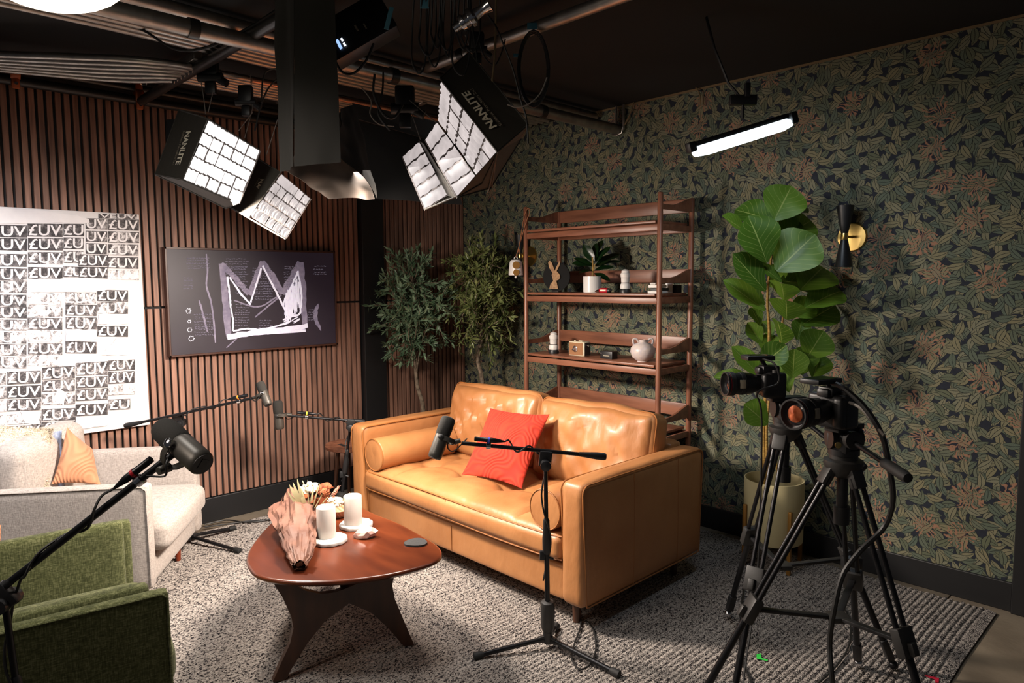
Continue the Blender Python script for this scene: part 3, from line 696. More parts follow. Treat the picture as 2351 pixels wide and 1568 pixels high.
# ================================================================ ARMCHAIRS
def frame2(O, F):
    F = unit((F[0], F[1], 0)); R = np.cross(F, A(0,0,1)); O = A(O[0], O[1], 0)
    return (lambda a, b, z: O+R*a-F*b+A(0,0,z)), R, -F
P, R_, B_ = frame2((.505, -2.487), (.575, .818))
Z_ = A(0,0,1); W_ = .845
ac = thing('armchair', 'pale grey linen armchair with cream fur and rust pillows by the white painting', 'armchair', tuple(P(W_/2, .4, 0)))
def cbox(a0, a1, b0, b1, z0, z1, r, n=10, puff=(0,0,0), P=None, R=None, B=None, **k):
    m = M(); return cushion(m, P((a0+a1)/2, (b0+b1)/2, (z0+z1)/2), (R, B, (0,0,1)), ((a1-a0)/2, (b1-b0)/2, (z1-z0)/2), r, n, puff, **k)
kw = dict(P=P, R=R_, B=B_)
for a0, a1 in ((0, .075), (W_-.075, W_)):
    arm = part('arm', cbox(a0, a1, 0, .80, .15, .655, .018, **kw), K['linen'], ac)
    aa = a0 if a0 == 0 else a1
    part('piping', M().tube([P(aa, .78, .648), P(aa, .03, .648), P(aa, .008, .63), P(aa, .004, .17)], .0035, 6), K['linen'], arm)
part('base', cbox(.07, W_-.07, .015, .80, .15, .285, .02, **kw), K['linen'], ac)
m = cbox(.082, W_-.082, -.055, .62, .30, .445, .045, n=24, puff=(.0,.012,.022), **kw); part('seat_cushion', m, K['linen'], ac)
part('backrest', cbox(0, W_, .70, .84, .15, .80, .04, n=12, **kw), K['linen'], ac)
part('back_cushion', cbox(.09, W_-.09, .56, .72, .45, .84, .06, n=16, puff=(.01,.03,.01), **kw), K['linen'], ac)
for a, b in ((.14, .10), (W_-.14, .10), (.1, .72), (W_-.1, .72)):
    q = P(a, b, 0); part('leg', M().cyl(q+A(0,0,.152), q+A(0,0,.0155), .02, .014), K['redleg'], ac)
# pillows on it
m = M(); c = at(45, 1060, 3.72); throw_pillow(m, at(-110,1150,3.30), at(112,1140,3.40), at(122,985,3.52), at(-90,968,3.46), .075, 34, seed=5, wr=.03, toward=-CF)
furp = single('fur_pillow', m, K['fur'], 'fluffy cream fur pillow in the grey armchair', 'pillow', ang=80)
rf = random.Random(3); hm = M(); PV = [A(*q) for q in m.v]
for f_ in m.f:
    a_, b_, c_, d_ = (PV[i] for i in f_); nn_ = np.cross(c_-a_, d_-b_); ln = np.linalg.norm(nn_)
    if ln < 1e-9 or nn_@(-CF) < -.3*ln: continue
    nn_ = nn_/ln
    for _ in range(7):
        u_, v_ = rf.random(), rf.random(); p_ = a_*(1-u_)*(1-v_)+b_*u_*(1-v_)+c_*u_*v_+d_*(1-u_)*v_
        dr_ = unit(nn_+A(rf.gauss(0,.55), rf.gauss(0,.55), rf.gauss(-.35,.45))); s_ = unit(np.cross(dr_, A(rf.gauss(0,1), rf.gauss(0,1), rf.gauss(0,1))))*.0011; L_ = rf.uniform(.012,.026)
        hm.add([p_-s_, p_+s_, p_+dr_*L_+A(0,0,-.003)], [(0,1,2)])
part('fur_pile', hm, K['fur'], furp, kind='stuff')
m = M(); throw_pillow(m, at(118,1112,3.44), at(232,1114,3.60), at(212,1030,3.72), at(154,980,3.56), .058, 24, seed=8, toward=-CF)
single('throw_pillow', m, K['tanpillow'], 'rust orange patterned pillow standing in the grey armchair', 'pillow', ang=70)
m = M(); throw_pillow(m, at(70,1125,3.50), at(150,1120,3.52), at(142,988,3.58), at(62,988,3.56), .025, 16, seed=2, toward=-CF)
single('throw_blanket', m, K['blueknit'], 'folded grey blue knit throw behind the rust pillow', 'blanket', ang=70)
# green armchair in the foreground
P2, R2, B2 = frame2((1.612, -3.165), (.14, .99)); W2 = .84
kw = dict(P=P2, R=R2, B=B2)
gc = thing('armchair', 'green tweed armchair in the lower left foreground', 'armchair', tuple(P2(W2/2, .4, 0)))
for a0, a1, i in ((0, .045, 0), (W2-.045, W2, 1)):
    arm = part('arm', cbox(a0, a1, 0, .82, .15, .652, .012, **kw), K['green'], gc)
    aa = a0 if i == 0 else a1
    part('piping', M().tube([P2(aa, .8, .645), P2(aa, .02, .645), P2(aa, .005, .63), P2(aa, .002, .17)], .004, 6), K['green'], arm)
    if i == 0: part('arm_pad', cbox(a1-.005, a1+.05, .03, .80, .2, .668, .02, n=12, puff=(.006,0,0), **kw), K['green'], gc)
    else: part('arm_pad', cbox(a0-.05, a0+.005, .045, .80, .2, .668, .02, n=12, puff=(.006,0,0), **kw), K['green'], gc)
part('base', cbox(.045, W2-.045, .01, .82, .15, .27, .02, **kw), K['green'], gc)
part('seat_cushion', cbox(.1, W2-.1, -.03, .66, .275, .43, .05, n=22, puff=(0,.015,.02), **kw), K['green'], gc)
part('backrest', cbox(0, W2, .72, .86, .15, .82, .04, n=12, **kw), K['green'], gc)
for a, b in ((.1, .08), (W2-.1, .08), (.1, .76), (W2-.1, .76)):
    q = P2(a, b, 0); part('leg', M().cyl(q+A(0,0,.152), q+A(0,0,.0155), .02, .014), K['redleg'], gc)
m = M(); throw_pillow(m, at(-110,1300,2.75), at(-5,1290,2.7), at(3,1205,2.78), at(-100,1190,2.8), .05, 16, seed=4, toward=-CF)
single('throw_pillow', m, K['tanpillow'], 'tan pillow in the green armchair just showing at the left edge', 'pillow', ang=70)

Z__ = A(0,0,1)
# ================================================================ COFFEE TABLE
TZ = .465
tb = thing('coffee_table', 'red brown rounded-triangle coffee table on curved dark legs', 'table', (2.05, -2.5, 0))
ol = [(566,1280),(572,1303),(596,1323),(660,1334),(760,1334),(870,1322),(950,1305),(1000,1288),(1014,1272),(1006,1253),(970,1230),(915,1200),(858,1178),(800,1150),(765,1140),(735,1140),(700,1152),(650,1178),(610,1212),(578,1252)]
top = [oz(x, y, TZ) for x, y in ol]; n_ = len(top); cl = []
for i in range(n_):
    a, b, c, d = (top[(i+k) % n_] for k in (-1, 0, 1, 2))
    for k in range(4):
        t = k/4; cl.append(.5*((2*b)+(c-a)*t+(2*a-5*b+4*c-d)*t*t+(3*b-a-3*c+d)*t**3))
cen = sum(cl)/len(cl)
m = M(); rings = [(1, 0), (1, 0)]
prof = [(0, 0), (.0, 0), (-.004, -.003), (0, -.010), (-.018, -.028), (-.03, -.028)]
vs = []; fs = []; n_ = len(cl)
def inset(p, d): q = p-cen; L_ = np.linalg.norm(q); return cen+q*(L_+d)/L_
for d, z in ((-.012, 0), (-.004, -.0015), (0, -.006), (0, -.013), (-.02, -.028)): vs += [inset(p, d)+A(0,0,z) for p in cl]
for j in range(4):
    for k in range(n_): fs.append((j*n_+k, (j+1)*n_+k, (j+1)*n_+(k+1)%n_, j*n_+(k+1)%n_))
fs.append(tuple(range(n_))); fs.append(tuple(4*n_+k for k in range(n_))[::-1]); m.add(vs, fs)
part('tabletop', m, K['tablewood'], tb, ang=50)
fa, fb = oz(638,1563,.014), oz(936,1481,.014); pn = unit(np.cross(fb-fa, A(0,0,1)))
def onpl(x, y, p0, n): d = ray(x, y); return CP+d*((p0-CP)@n/(d@n))
lo = [(625,1334),(648,1370),(667,1412),(672,1440),(664,1475),(643,1520),(625,1561),(652,1564),(676,1518),(705,1472),(745,1422),(799,1382),(850,1403),(890,1440),(925,1481),(948,1477),(926,1425),(904,1372),(898,1340),(904,1314),(860,1320),(825,1334),(800,1345),(768,1357),(735,1361),(700,1353),(672,1337)]
def leg_outline(pts):
    Q = [onpl(x, y, fa, pn) for x, y in pts]
    for q in Q: q[2] = min(max(q[2], .0155), TZ-.029)
    return Q
part('leg', M().prism([q-pn*.014 for q in leg_outline(lo)], pn*.028), K['legwood'], tb, label='double curved front leg board', smooth=False)
mid = (fa+fb)/2; back = A(-pn[0], -pn[1], 0); back = back if (mid+back-CP)@CF > (mid-CP)@CF else -back; side = unit(fb-fa)
fp = oz(790, 1368, .0155); back = A(fp[0]-mid[0], fp[1]-mid[1], 0); LBk = float(np.linalg.norm(back)); back = back/LBk; side = np.cross(Z__, back)
pl = [(.02,TZ-.03),(.02,.30),(.16,.31),(.34,.25),(.48,.16),(LBk-.03,.0155),(LBk+.02,.0155),(LBk-.04,.16),(.47,.27),(.46,.36),(.50,TZ-.03)]
part('leg', M().prism([mid+back*a+A(0,0,z-mid[2])-side*.014 for a, z in pl], side*.028), K['legwood'], tb, label='rear curved leg board', smooth=False)
# things on the table
def plate(c, R, label, ph):
    m = M(); vs = []; fs = []; n = 96
    pr = [(.0, .013), (.55, .013), (.60, .016), (.9, .017), (.97, .0155), (1, .011), (.99, .003), (.93, 0)]
    for rr, z in pr:
        for k in range(n):
            a = 2*math.pi*k/n; s = 1+.055*abs(math.sin(5.5*a+ph))*(rr > .5)
            vs.append(A(*c)+A(math.cos(a)*R*rr*s, math.sin(a)*R*rr*s, z))
    for j in range(1, len(pr)-1):
        for k in range(n): fs.append((j*n+k, (j+1)*n+k, (j+1)*n+(k+1)%n, j*n+(k+1)%n))
    fs.append(tuple(n+k for k in range(n))); fs.append(tuple((len(pr)-1)*n+k for k in range(n))[::-1])
    m.add(vs, fs); single('marble_coaster', m, K['marble'], label, 'coaster', group='scalloped marble coasters on the table', ang=35)
def candle(px, top, bot, hw, z0, label, wick):
    b = oz(px, bot, z0); D = float((b-CP)@CF); r = hw*D/FPX; h = float(at(px, top, D)[2]-z0)-.0
    b = b+unit((CF[0], CF[1], 0))*0
    t = thing('pillar_candle', label, 'candle', tuple(b), 'white pillar candles')
    part('wax', M().lathe(b, (0,0,1), [(r*.98,0),(r,.003),(r,h-.006),(r*.96,h-.002),(r*.88,h),(r*.5,h-.002),(0,h-.004)], 36), K['wax'], t)
    w_ = b+A(0,0,h-.004); part('wick', M().tube([w_, w_+A(0,0,.004), w_+CR*wick+A(0,0,.018)], .0012, 5), K['stud'], t)
    return b, r
c1 = oz(757,1243,TZ); c2 = oz(818,1208,TZ)
plate(c1, .074, 'white scalloped marble coaster under the front candle', .3)
plate(c2, .074, 'white scalloped marble coaster under the rear candle', 1.1)
candle(750, 1160, 1231, 21.5, TZ+.0135, 'white pillar candle nearer the paper bouquet', .0)
candle(811, 1135, 1202, 20.5, TZ+.0135, 'white pillar candle standing behind, with a bent wick', -.014)
qc = oz(836,1238,TZ); m = M(); b = bmesh.new(); bmesh.ops.create_icosphere(b, subdivisions=2, radius=1)
for v in b.verts:
    q = v.co.copy(); s = 1+.25*mn.noise(q*1.7+Vector((5,1,2)))
    w_ = A(0,0,0)+CR*(q.x*.052*s)+unit((CF[0],CF[1],0))*(q.y*.032*s)+A(0,0,1)*(max(q.z,-.6)*.028*s+.0168*s+.004+q.x*.006)
    v.co = Vector(qc+w_-A(0,0,.003)+unit((CF[0],CF[1],0))*.02)
zm = min(v.co.z for v in b.verts)
for v in b.verts: v.co.z += TZ-zm
m.bm(b); single('rose_quartz', m, K['quartz'], 'rough pink rose quartz chunk beside the marble coasters', 'crystal', smooth=False)
cc = oz(955,1248,TZ); m = M(); pts = []
for k in range(28):
    a = 2*math.pi*k/28; rr = 1+.06*math.sin(3*a+1)+.05*math.sin(2*a)
    pts.append(cc+A(math.cos(a)*.047*rr, math.sin(a)*.047*rr, 0))
single('drink_coaster', m.prism(pts, (0,0,.008)), K['felt_coaster'], 'dark grey felt coaster near the right corner of the table', 'coaster')
bw = oz(778,1186,TZ); single('small_bowl', M().lathe(bw, (0,0,1), [(.025,0),(.045,.02),(.055,.04),(.052,.04),(.042,.02),(.02,.006),(0,.005)], 28), K['tanpillow'], 'small tan bowl behind the candles', 'bowl')
# bouquet -----------------------------------------------------------
bq = thing('bouquet', 'dried flower bouquet wrapped in brown kraft paper on the coffee table', 'bouquet', tuple(oz(690,1290,TZ)))
n0 = oz(688,1296,TZ+.03); n1 = oz(682,1182,TZ+.075); ax_ = unit(n1-n0); sd = unit(np.cross(ax_, A(0,0,1))); upv = np.cross(sd, ax_); LB = float(np.linalg.norm(n1-n0))
def cone(u, v):
    a = 2*math.pi*u*1.12; t = v; r = .02+.068*t**.8
    ext = 1.0+.42*max(0, math.cos(a-1.15))**4*(t**3)
    c = n0+ax_*LB*t*ext
    nz = mn.noise(Vector((math.cos(a)*1.6, math.sin(a)*1.6, t*2.5)))*.024*(.3+t)-abs(mn.noise(Vector((math.cos(a)*2.6+4, math.sin(a)*2.6, t*4))))*.038*(.3+t)+abs(mn.noise(Vector((math.cos(a)*3.4, math.sin(a)*3.4, t*5))))*.010
    rr = r+nz+.01*u
    p = c-sd*math.cos(a)*rr*1.15+upv*math.sin(a)*rr*.75
    p[2] = max(p[2], TZ+.0015); return p
m = M().sheet(cone, 52, 26); part('wrapping_paper', m, K['paper'], bq, ang=10)
n2 = n0-ax_*.0; m = M().sheet(lambda u, v: n0+ax_*(-.01+.06*v)+sd*(.03*(u-.5)+.02+.02*v)+upv*(.012*math.sin(u*7)+.008), 8, 4, thick=.0012); part('paper_flap', m, K['paper'], bq, ang=20)
m = M().tube([n0-ax_*.004+sd*.006+upv*(.004), n0+ax_*.05], .009, 8).tube([n0-ax_*.002-sd*.006, n0+ax_*.05], .008, 8); part('stem', m, K['legwood'], bq)
def cluster(name, c, R, n, r, mat, seed, lab=None):
    rnd = random.Random(seed); m = M()
    for _ in range(n):
        d = unit((rnd.gauss(0,1), rnd.gauss(0,1), abs(rnd.gauss(0,1))*.9)); q = A(*c)+d*R*(.75+.3*rnd.random())*A(1,1,.85)
        m.ball(q, r*(.7+.6*rnd.random()), 7, 5, (1,1,.7), jit=.5)
    return part(name, m, mat, bq, lab)
K['creamflower'] = pm('cream_petals', srgb(222,204,176), .9); K['rustflower'] = pm('rust_petals', srgb(150,78,40), .9, col2=srgb(112,52,26), vs=60)
K['palegrass'] = pm('pale_dried_grass', srgb(196,186,142), .8); K['pampas'] = pm('pink_pampas', srgb(200,140,118), .95)
Db = float((n1-CP)@CF)
cluster('flower_head', at(712,1126,Db+.05), .036, 46, .013, K['creamflower'], 1, 'round cream flower head')
cluster('flower_head', at(768,1158,Db+.02), .034, 40, .011, K['creamflower'], 2, 'cream flower head beside the candle')
def ruffle(c, R, seed):
    m = M()
    for k in range(9):
        a0 = k*.7+seed; r = R*(1-.09*k)
        m.sheet(lambda u, v, r=r, k=k, a0=a0: A(*c)+CR*math.cos(a0+u*3.6)*r*(.45+.55*v)+CU*math.sin(a0+u*3.6)*r*(.45+.55*v)*.92-CF*(.006*k+.02*v*v*(-1)+.008*math.sin(u*19+k)*v), 16, 4)
    return m
part('flower_head', ruffle(at(745,1128,Db+.0), .040, .4), K['rustflower'], bq, 'large rust ruffled bloom')
part('flower_head', ruffle(at(722,1150,Db+.03), .028, 1.4), K['rustflower'], bq, 'small rust bloom')
cluster('flower_head', at(700,1140,Db+.02), .012, 8, .012, K['orange'], 5, 'small orange bud')
def blade(p0, p1, w, bend=.01):
    p0, p1 = A(*p0), A(*p1); t = unit(p1-p0); s = unit(np.cross(t, CF))
    return lambda u, v: p0+(p1-p0)*v+s*(u-.5)*w*math.sin(math.pi*(.12+.88*v))**.7+CF*(-bend*math.sin(math.pi*v))
for (x0, y0), (x1, y1), w_ in [((700,1170),(664,1112),.018),((702,1172),(672,1106),.016),((703,1170),(682,1098),.014),((705,1172),(690,1118),.02),((700,1175),(660,1128),.016),((712,1175),(722,1112),.010),((712,1178),(706,1100),.005),((716,1176),(735,1108),.006)]:
    part('grass_blade', M().sheet(blade(at(x0,y0,Db), at(x1,y1,Db), w_), 2, 8), K['palegrass'], bq)
for (x0, y0), (x1, y1) in (((723,1166),(743,1129)), ((737,1160),(752,1142)), ((705,1128),(694,1104))):
    part('twig', M().tube([at(x0,y0,Db-.03), at(x1,y1,Db-.03)], .0028, 6), K['palegrass'], bq)
rnd = random.Random(4); m = M()
for k in range(60):
    t = k/60; b0 = at(764+16*t, 1140-24*t, Db+.02); d = unit((rnd.gauss(0,1), rnd.gauss(0,1), rnd.gauss(0,1)))*.013*(1-t*.6)+ax_*.01
    m.tube([b0, b0+d], .0016, 4)
part('pampas_plume', m, K['pampas'], bq)

# ================================================================ WALL ART ON THE LEFT
cv = thing('painting', 'large white canvas stamped all over with black pound sign UV words', 'painting', (.02, -3.3, .72))
PX = .036
def pp(cx_, cy_): return ox(cx_/2.614, 450+cy_/2.614, PX)      # crop pixels -> canvas plane
m = M().box(.001, .034, -4.0, -2.606, .72, 2.014, .003); part('canvas', m, K['canvas'], cv)
stamps = []   # x0,y0,x1,y1,text,fade, slope
for y0, y1, fd in ((172,245,0),(250,325,0),(345,420,.03),(430,505,0),(507,580,.02),(590,660,.03),(662,730,.05),(738,805,.06),(812,880,.1),(888,955,.05),(962,1032,.1)): stamps.append((-62,y0,160,y1,'£UV',fd)); stamps.append((-290,y0+4,-68,y1+4,'£UV',fd))
for y0, y1, fd in ((165,240,0),(250,325,0),(335,405,.03),(425,495,0),(580,650,.12),(655,722,.1),(728,800,.03),(805,875,.16),(880,948,.07),(952,1018,.15)): stamps.append((167,y0,374,y1,'£UV',fd))
for y0, y1, fd in ((165,238,0),(248,318,0),(330,400,.06),(423,485,.08)): stamps.append((382,y0,502,y1,'£U',fd))
for y0, y1, fd in ((135,200,.06),(208,274,.02),(283,348,0)): stamps.append((515,y0,642,y1,'UV',fd))
for y0, y1, fd in ((350,418,0),(424,490,0)): stamps.append((470,y0,648,y1,'£UV',fd))
for y0, y1, fd in ((104,134,.05),): stamps.append((590,y0,820,y1,'VEUV',fd))
for y0, y1, fd in ((138,204,.02),(212,278,0),(288,356,.08),(366,432,0),(440,500,.13)): stamps.append((647,y0,832,y1,'£UV',fd))
for y0, y1, fd in ((578,645,.11),(650,716,0),(725,798,.05),(870,943,0)): stamps.append((392,y0,578,y1,'£UV',fd))
for y0, y1, fd in ((564,630,0),(636,704,.06),(776,842,0)): stamps.append((582,y0,768,y1,'£UV',fd))
for x0, x1, rows, tx in ((42,246,((1055,1132,0),(1142,1216,0),(1222,1292,.04),(1310,1370,.14),(1380,1430,.03)),'£UV'), (-170,36,((1070,1140,.12),(1150,1225,.13),(1232,1300,.12),(1320,1390,.13)),'£UV'), (252,450,((1028,1102,0),(1106,1176,.03),(1188,1255,.05),(1280,1350,.02),(1356,1420,.02)),'£UV'), (455,645,((1000,1078,.03),(1086,1152,0),(1160,1230,.07),(1250,1320,0)),'£UV'), (650,808,((985,1048,.02),(1055,1125,0),(1132,1196,.14)),'£UV'), (652,780,((1220,1282,.08),),'£U')):
    for y0, y1, fd in rows: stamps.append((x0,y0,x1,y1,tx,fd))
fc = bpy.data.curves.new('font', 'FONT'); fc.size = 1; fc.offset = .012
def textmesh(s, off=.012, shear=0, space=1.0):
    fc.body = s; fc.offset = off; fc.shear = shear; fc.space_character = space; fc.extrude = 0; fc.resolution_u = 3
    o = bpy.data.objects.new('tmp', fc); COL.objects.link(o); dg = bpy.context.evaluated_depsgraph_get()
    me = bpy.data.meshes.new_from_object(o.evaluated_get(dg)); V = np.array([v.co[:] for v in me.vertices]); F = [tuple(p.vertices) for p in me.polygons]
    bpy.data.objects.remove(o); bpy.data.meshes.remove(me); return V, F
TXT = {}
for s in ('£UV', '£U', 'UV', 'VEUV'):
    V, F = textmesh(s); V[:,0] -= V[:,0].min(); V[:,1] -= V[:,1].min(); V[:,0] /= V[:,0].max(); V[:,1] /= V[:,1].max(); TXT[s] = (V, F)
mi, ml = M(), M(); fades = []; rs = random.Random(11)
for i, (x0, y0, x1, y1, s, fd) in enumerate(stamps):
    j = [rs.uniform(-2, 2) for _ in range(6)]; bot = y0 > 980; rise = -(x1-x0)*.04 if bot else (x1-x0)*.02
    q = [(x0+j[0], y1+j[1]), (x1+j[2], y1+j[3]+rise), (x1+j[2], y0+j[4]+rise), (x0+j[0], y0+j[5])]
    W3 = [pp(*a) for a in q]
    if W3[0][1] > -2.61: continue
    n0_ = len(mi.v); e = .0006+.00004*i
    Wf = [w+A(e,0,0) for w in W3]
    mi.add(Wf, [(0,1,2,3)]); fades += [fd+rs.uniform(-.02,.05)]*4
    V, F = TXT[s]; vs = []
    for a, b, _ in V:
        a2, b2 = .03+.94*a, .07+.86*b
        p = Wf[0]*(1-a2)*(1-b2)+Wf[1]*a2*(1-b2)+Wf[2]*a2*b2+Wf[3]*(1-a2)*b2; vs.append(p+A(.00003,0,0))
    ml.add(vs, F)
o = part('ink_stamp', mi, K['ink'], cv, smooth=False, kind='stuff'); at_ = o.data.attributes.new('fade', 'FLOAT', 'POINT'); at_.data.foreach_set('value', fades)
part('lettering', ml, K['canvas'], cv, smooth=False, kind='stuff')
# scraped patches of white paint over stamps
def blob(poly, e, seed):
    P_ = []; r_ = random.Random(seed); n = len(poly)
    for i in range(n):
        a, b = poly[i], poly[(i+1) % n]
        for k in range(5): t = k/5; P_.append((a[0]*(1-t)+b[0]*t+r_.uniform(-4,4), a[1]*(1-t)+b[1]*t+r_.uniform(-4,4)))
    return M().prism([pp(x, y)+A(e,0,0) for x, y in P_], (.0002,0,0))
for k, poly in enumerate(([(-300,70),(190,80),(420,110),(535,135),(530,165),(370,160),(170,163),(-300,175)], [(182,498),(470,492),(600,505),(700,560),(560,575),(300,575),(184,578)], [(588,706),(770,710),(770,770),(586,772)], [(395,800),(580,802),(580,862),(395,868)], [(700,850),(775,850),(770,950),(600,960)], [(345,1150),(400,1180),(380,1260),(320,1220)], [(120,1290),(240,1300),(235,1370),(150,1365)], [(455,1325),(640,1325),(640,1380),(455,1400)])):
    part('paint_patch', blob(poly, .004+.0001*k, k), K['canvas'], cv, smooth=False)
# framed dark chalk picture
T = [(.0, -2.461, 1.816), (.0, -1.261, 1.823)]
YA, YB, ZA, ZB = -2.476, -1.288, 1.130, 1.822
tv = thing('framed_screen', 'dark framed screen showing white chalk zigzag strokes on the slatted wall', 'screen', (.02, (YA+YB)/2, ZA))
part('panel', M().box(.001, .040, YA+.006, YB-.006, ZA+.006, ZB-.006), K['screen'], tv)
fw = .013
for b in ((YA, YB, ZA, ZA+fw), (YA, YB, ZB-fw, ZB), (YA, YA+fw, ZA, ZB), (YB-fw, YB, ZA, ZB)): part('frame_rail', M().box(.001, .050, *b, .002, 1), K['brownframe'], tv)
def tp(x, y, e=0): return ox(360+x/4.126, 520+y/4.126, .0405+e)
def stroke(m, pts, w, e, taper=.4, seed=0, rough=.25):
    P_ = [A(x, y, 0) for x, y in pts]; P_ = spline(P_, 6) if len(P_) > 2 else [P_[0]*(1-t)+P_[1]*t for t in np.linspace(0,1,8)]
    vs = []; fs = []; n = len(P_); r_ = random.Random(seed)
    for i in range(n):
        t = unit(P_[min(i+1,n-1)]-P_[max(i-1,0)]); s = A(-t[1], t[0], 0); ww = w*1.15*(1-taper*abs(2*i/(n-1)-1)**3)/2
        for sg in (-1, 1): q = P_[i]+s*ww*sg*(1+r_.uniform(-rough, rough)); vs.append(tp(q[0], q[1], e))
    for i in range(n-1): fs.append((2*i, 2*i+2, 2*i+3, 2*i+1))
    return m.add(vs, fs)
g, wch, dm = M(), M(), M()
# wide smudged zigzag band with three peaks and a base, drawn plainly
for i, (a, b, w_) in enumerate((((612,350),(680,1050),52), ((612,350),(870,640),46), ((880,650),(1000,330),50), ((1000,330),(1190,640),52), ((1190,640),(1360,340),56), ((1365,340),(1400,950),50))): stroke(g, [a, ((a[0]+b[0])/2+4, (a[1]+b[1])/2), b], w_, .0003+.00005*i, .2, i)
stroke(g, [(470,260),(480,420),(470,560),(510,700),(540,900),(555,1100)], 14, .0003, .3, 3); stroke(g, [(400,700),(430,800),(480,1000)], 16, .0003, .3, 4); stroke(g, [(1530,730),(1500,850),(1555,990)], 34, .0003, .9, 5)
stroke(g, [(730,700),(960,760),(1150,660)], 12, .0003, .2, 6); stroke(g, [(1180,650),(930,860)], 14, .0003, .3, 7); stroke(g, [(780,1040),(660,1150)], 10, .0003, .3, 8)
stroke(wch, [(665,1040),(900,1010),(1200,975),(1430,940)], 44, .0007, .2, 9); stroke(wch, [(670,1065),(900,1020),(1410,985)], 26, .0008, .3, 10)
for i, L_ in enumerate(([(668,475),(690,640),(700,760),(720,870),(722,990)], [(722,990),(850,970),(980,975),(1150,940),(1260,905)], [(690,480),(790,630),(890,740)], [(890,720),(930,590),(990,395)], [(1003,370),(1110,580),(1210,780),(1215,840)], [(1335,430),(1270,580),(1210,700),(1200,760)], [(1335,420),(1365,600),(1370,760)], [(1365,750),(1350,830),(1270,850)])): stroke(wch, L_, 15, .001+.0001*i, .1, 20+i, .35)
r_ = random.Random(5)
for k in range(30):
    x = r_.uniform(1220, 1350); y = 480+abs(x-1330)*1.3+r_.uniform(0, 60); stroke(wch, [(x, y), (x+r_.uniform(-14,14), y+r_.uniform(80,200)), (x+r_.uniform(-10,20), y+r_.uniform(220,300))], r_.uniform(6,13), .0022+.00005*k, .3, k)
for k in range(14):
    x = r_.uniform(1190, 1300); y = r_.uniform(830, 920); stroke(wch, [(x, y), (x+60, y-r_.uniform(20,50))], 9, .004+.00003*k, .3, k)
for (bx, by, bw_, n) in ((280,300,220,5),(250,490,90,5),(640,310,210,7),(730,380,110,8),(740,560,110,4),(900,400,180,10),(1000,540,90,6),(1200,380,110,9),(735,740,130,9),(960,890,120,6),(350,830,170,9),(1480,380,100,4),(1430,790,60,5),(930,640,170,3)):
    for j in range(n):
        y = by+j*24+r_.uniform(-4,4); x = bx+r_.uniform(0,16)
        while x < bx+bw_:
            l_ = r_.uniform(8, 30); stroke(dm, [(x, y+r_.uniform(-3,3)), (x+l_*.3, y+r_.uniform(-5,5)), (x+l_*.6, y+r_.uniform(-5,5)), (x+l_, y+r_.uniform(-3,3))], 5.5, .0006, .2, 1); x += l_+r_.uniform(3, 10)
for cx_, cy_, rr in ((300,800,22),(308,900,14),(312,980,20),(328,1062,24)):
    stroke(wch, [(cx_+rr*math.cos(a)*(1+.25*math.cos(6*a)), cy_+rr*math.sin(a)*(1+.25*math.cos(6*a))) for a in np.linspace(0, 6.28, 14)], 4, .0009, 0, 2, .1)
part('smudge', g, K['chalkgrey'], tv, smooth=False, kind='stuff'); part('chalk_stroke', wch, K['chalk'], tv, smooth=False, kind='stuff'); part('chalk_scribble', dm, K['chalkdim'], tv, smooth=False, kind='stuff')

# ================================================================ BOOKSHELF
sh = thing('shelf_unit', 'open walnut shelf unit with round posts against the wallpaper behind the sofa', 'shelf', (1.74, -.25, 0))
SX0, SX1, SF, SB = 1.180, 2.298, -.43, -.085
for x, y, zt in ((SX0, SF, 2.115), (SX1, SF, 2.115), (SX0+.006, SB, 2.10), (SX1, SB, 2.105)):
    part('post', M().lathe((x, y, 0), (0,0,1), [(.011,0),(.0165,.25),(.0165,zt-.008),(.014,zt-.002),(.008,zt)], 18), K['postwood'], sh)
for zt in (1.952, 1.515, 1.083, .655):
    part('shelf_board', M().box(SX0+.010, SX1-.03, SF-.004, SB+.0, zt-.016, zt, .003), K['walnut'], sh)
    part('apron', M().box(SX0+.012, SX1-.012, SF-.006, SF+.012, zt-.062, zt-.024, .003), K['walnut'], sh)
    part('apron', M().box(SX0+.012, SX1-.012, SB-.01, SB+.006, zt-.060, zt-.022, .003), K['walnut'], sh)
    for x in (SX0, SX1): part('side_rail', M().box(x-.008, x+.008, SF+.01, SB-.01, zt-.060, zt-.022, .003), K['walnut'], sh)
    r0, r1 = zt+.065, zt+.150
    part('back_rail', M().box(SX0+.012, SX1-.012, SB-.006, SB+.008, r0, r1, .003), K['walnut'], sh)
    for x in (SX0, SX1):
        pts = [(x-.007, SB-.008, r0), (x-.007, SB-.008, r1)]
        for k in range(9):
            t = k/8; pts.append((x-.007, SB-.01+(SF+.012-SB)*t, r1-.055*math.sin(min(1,t*1.4)*math.pi/2)**1.4))
        pts.append((x-.007, SF+.012, r0+.0)); part('side_rail', M().prism(pts, (.014,0,0)), K['walnut'], sh)
Z2, Z3 = 1.515, 1.083
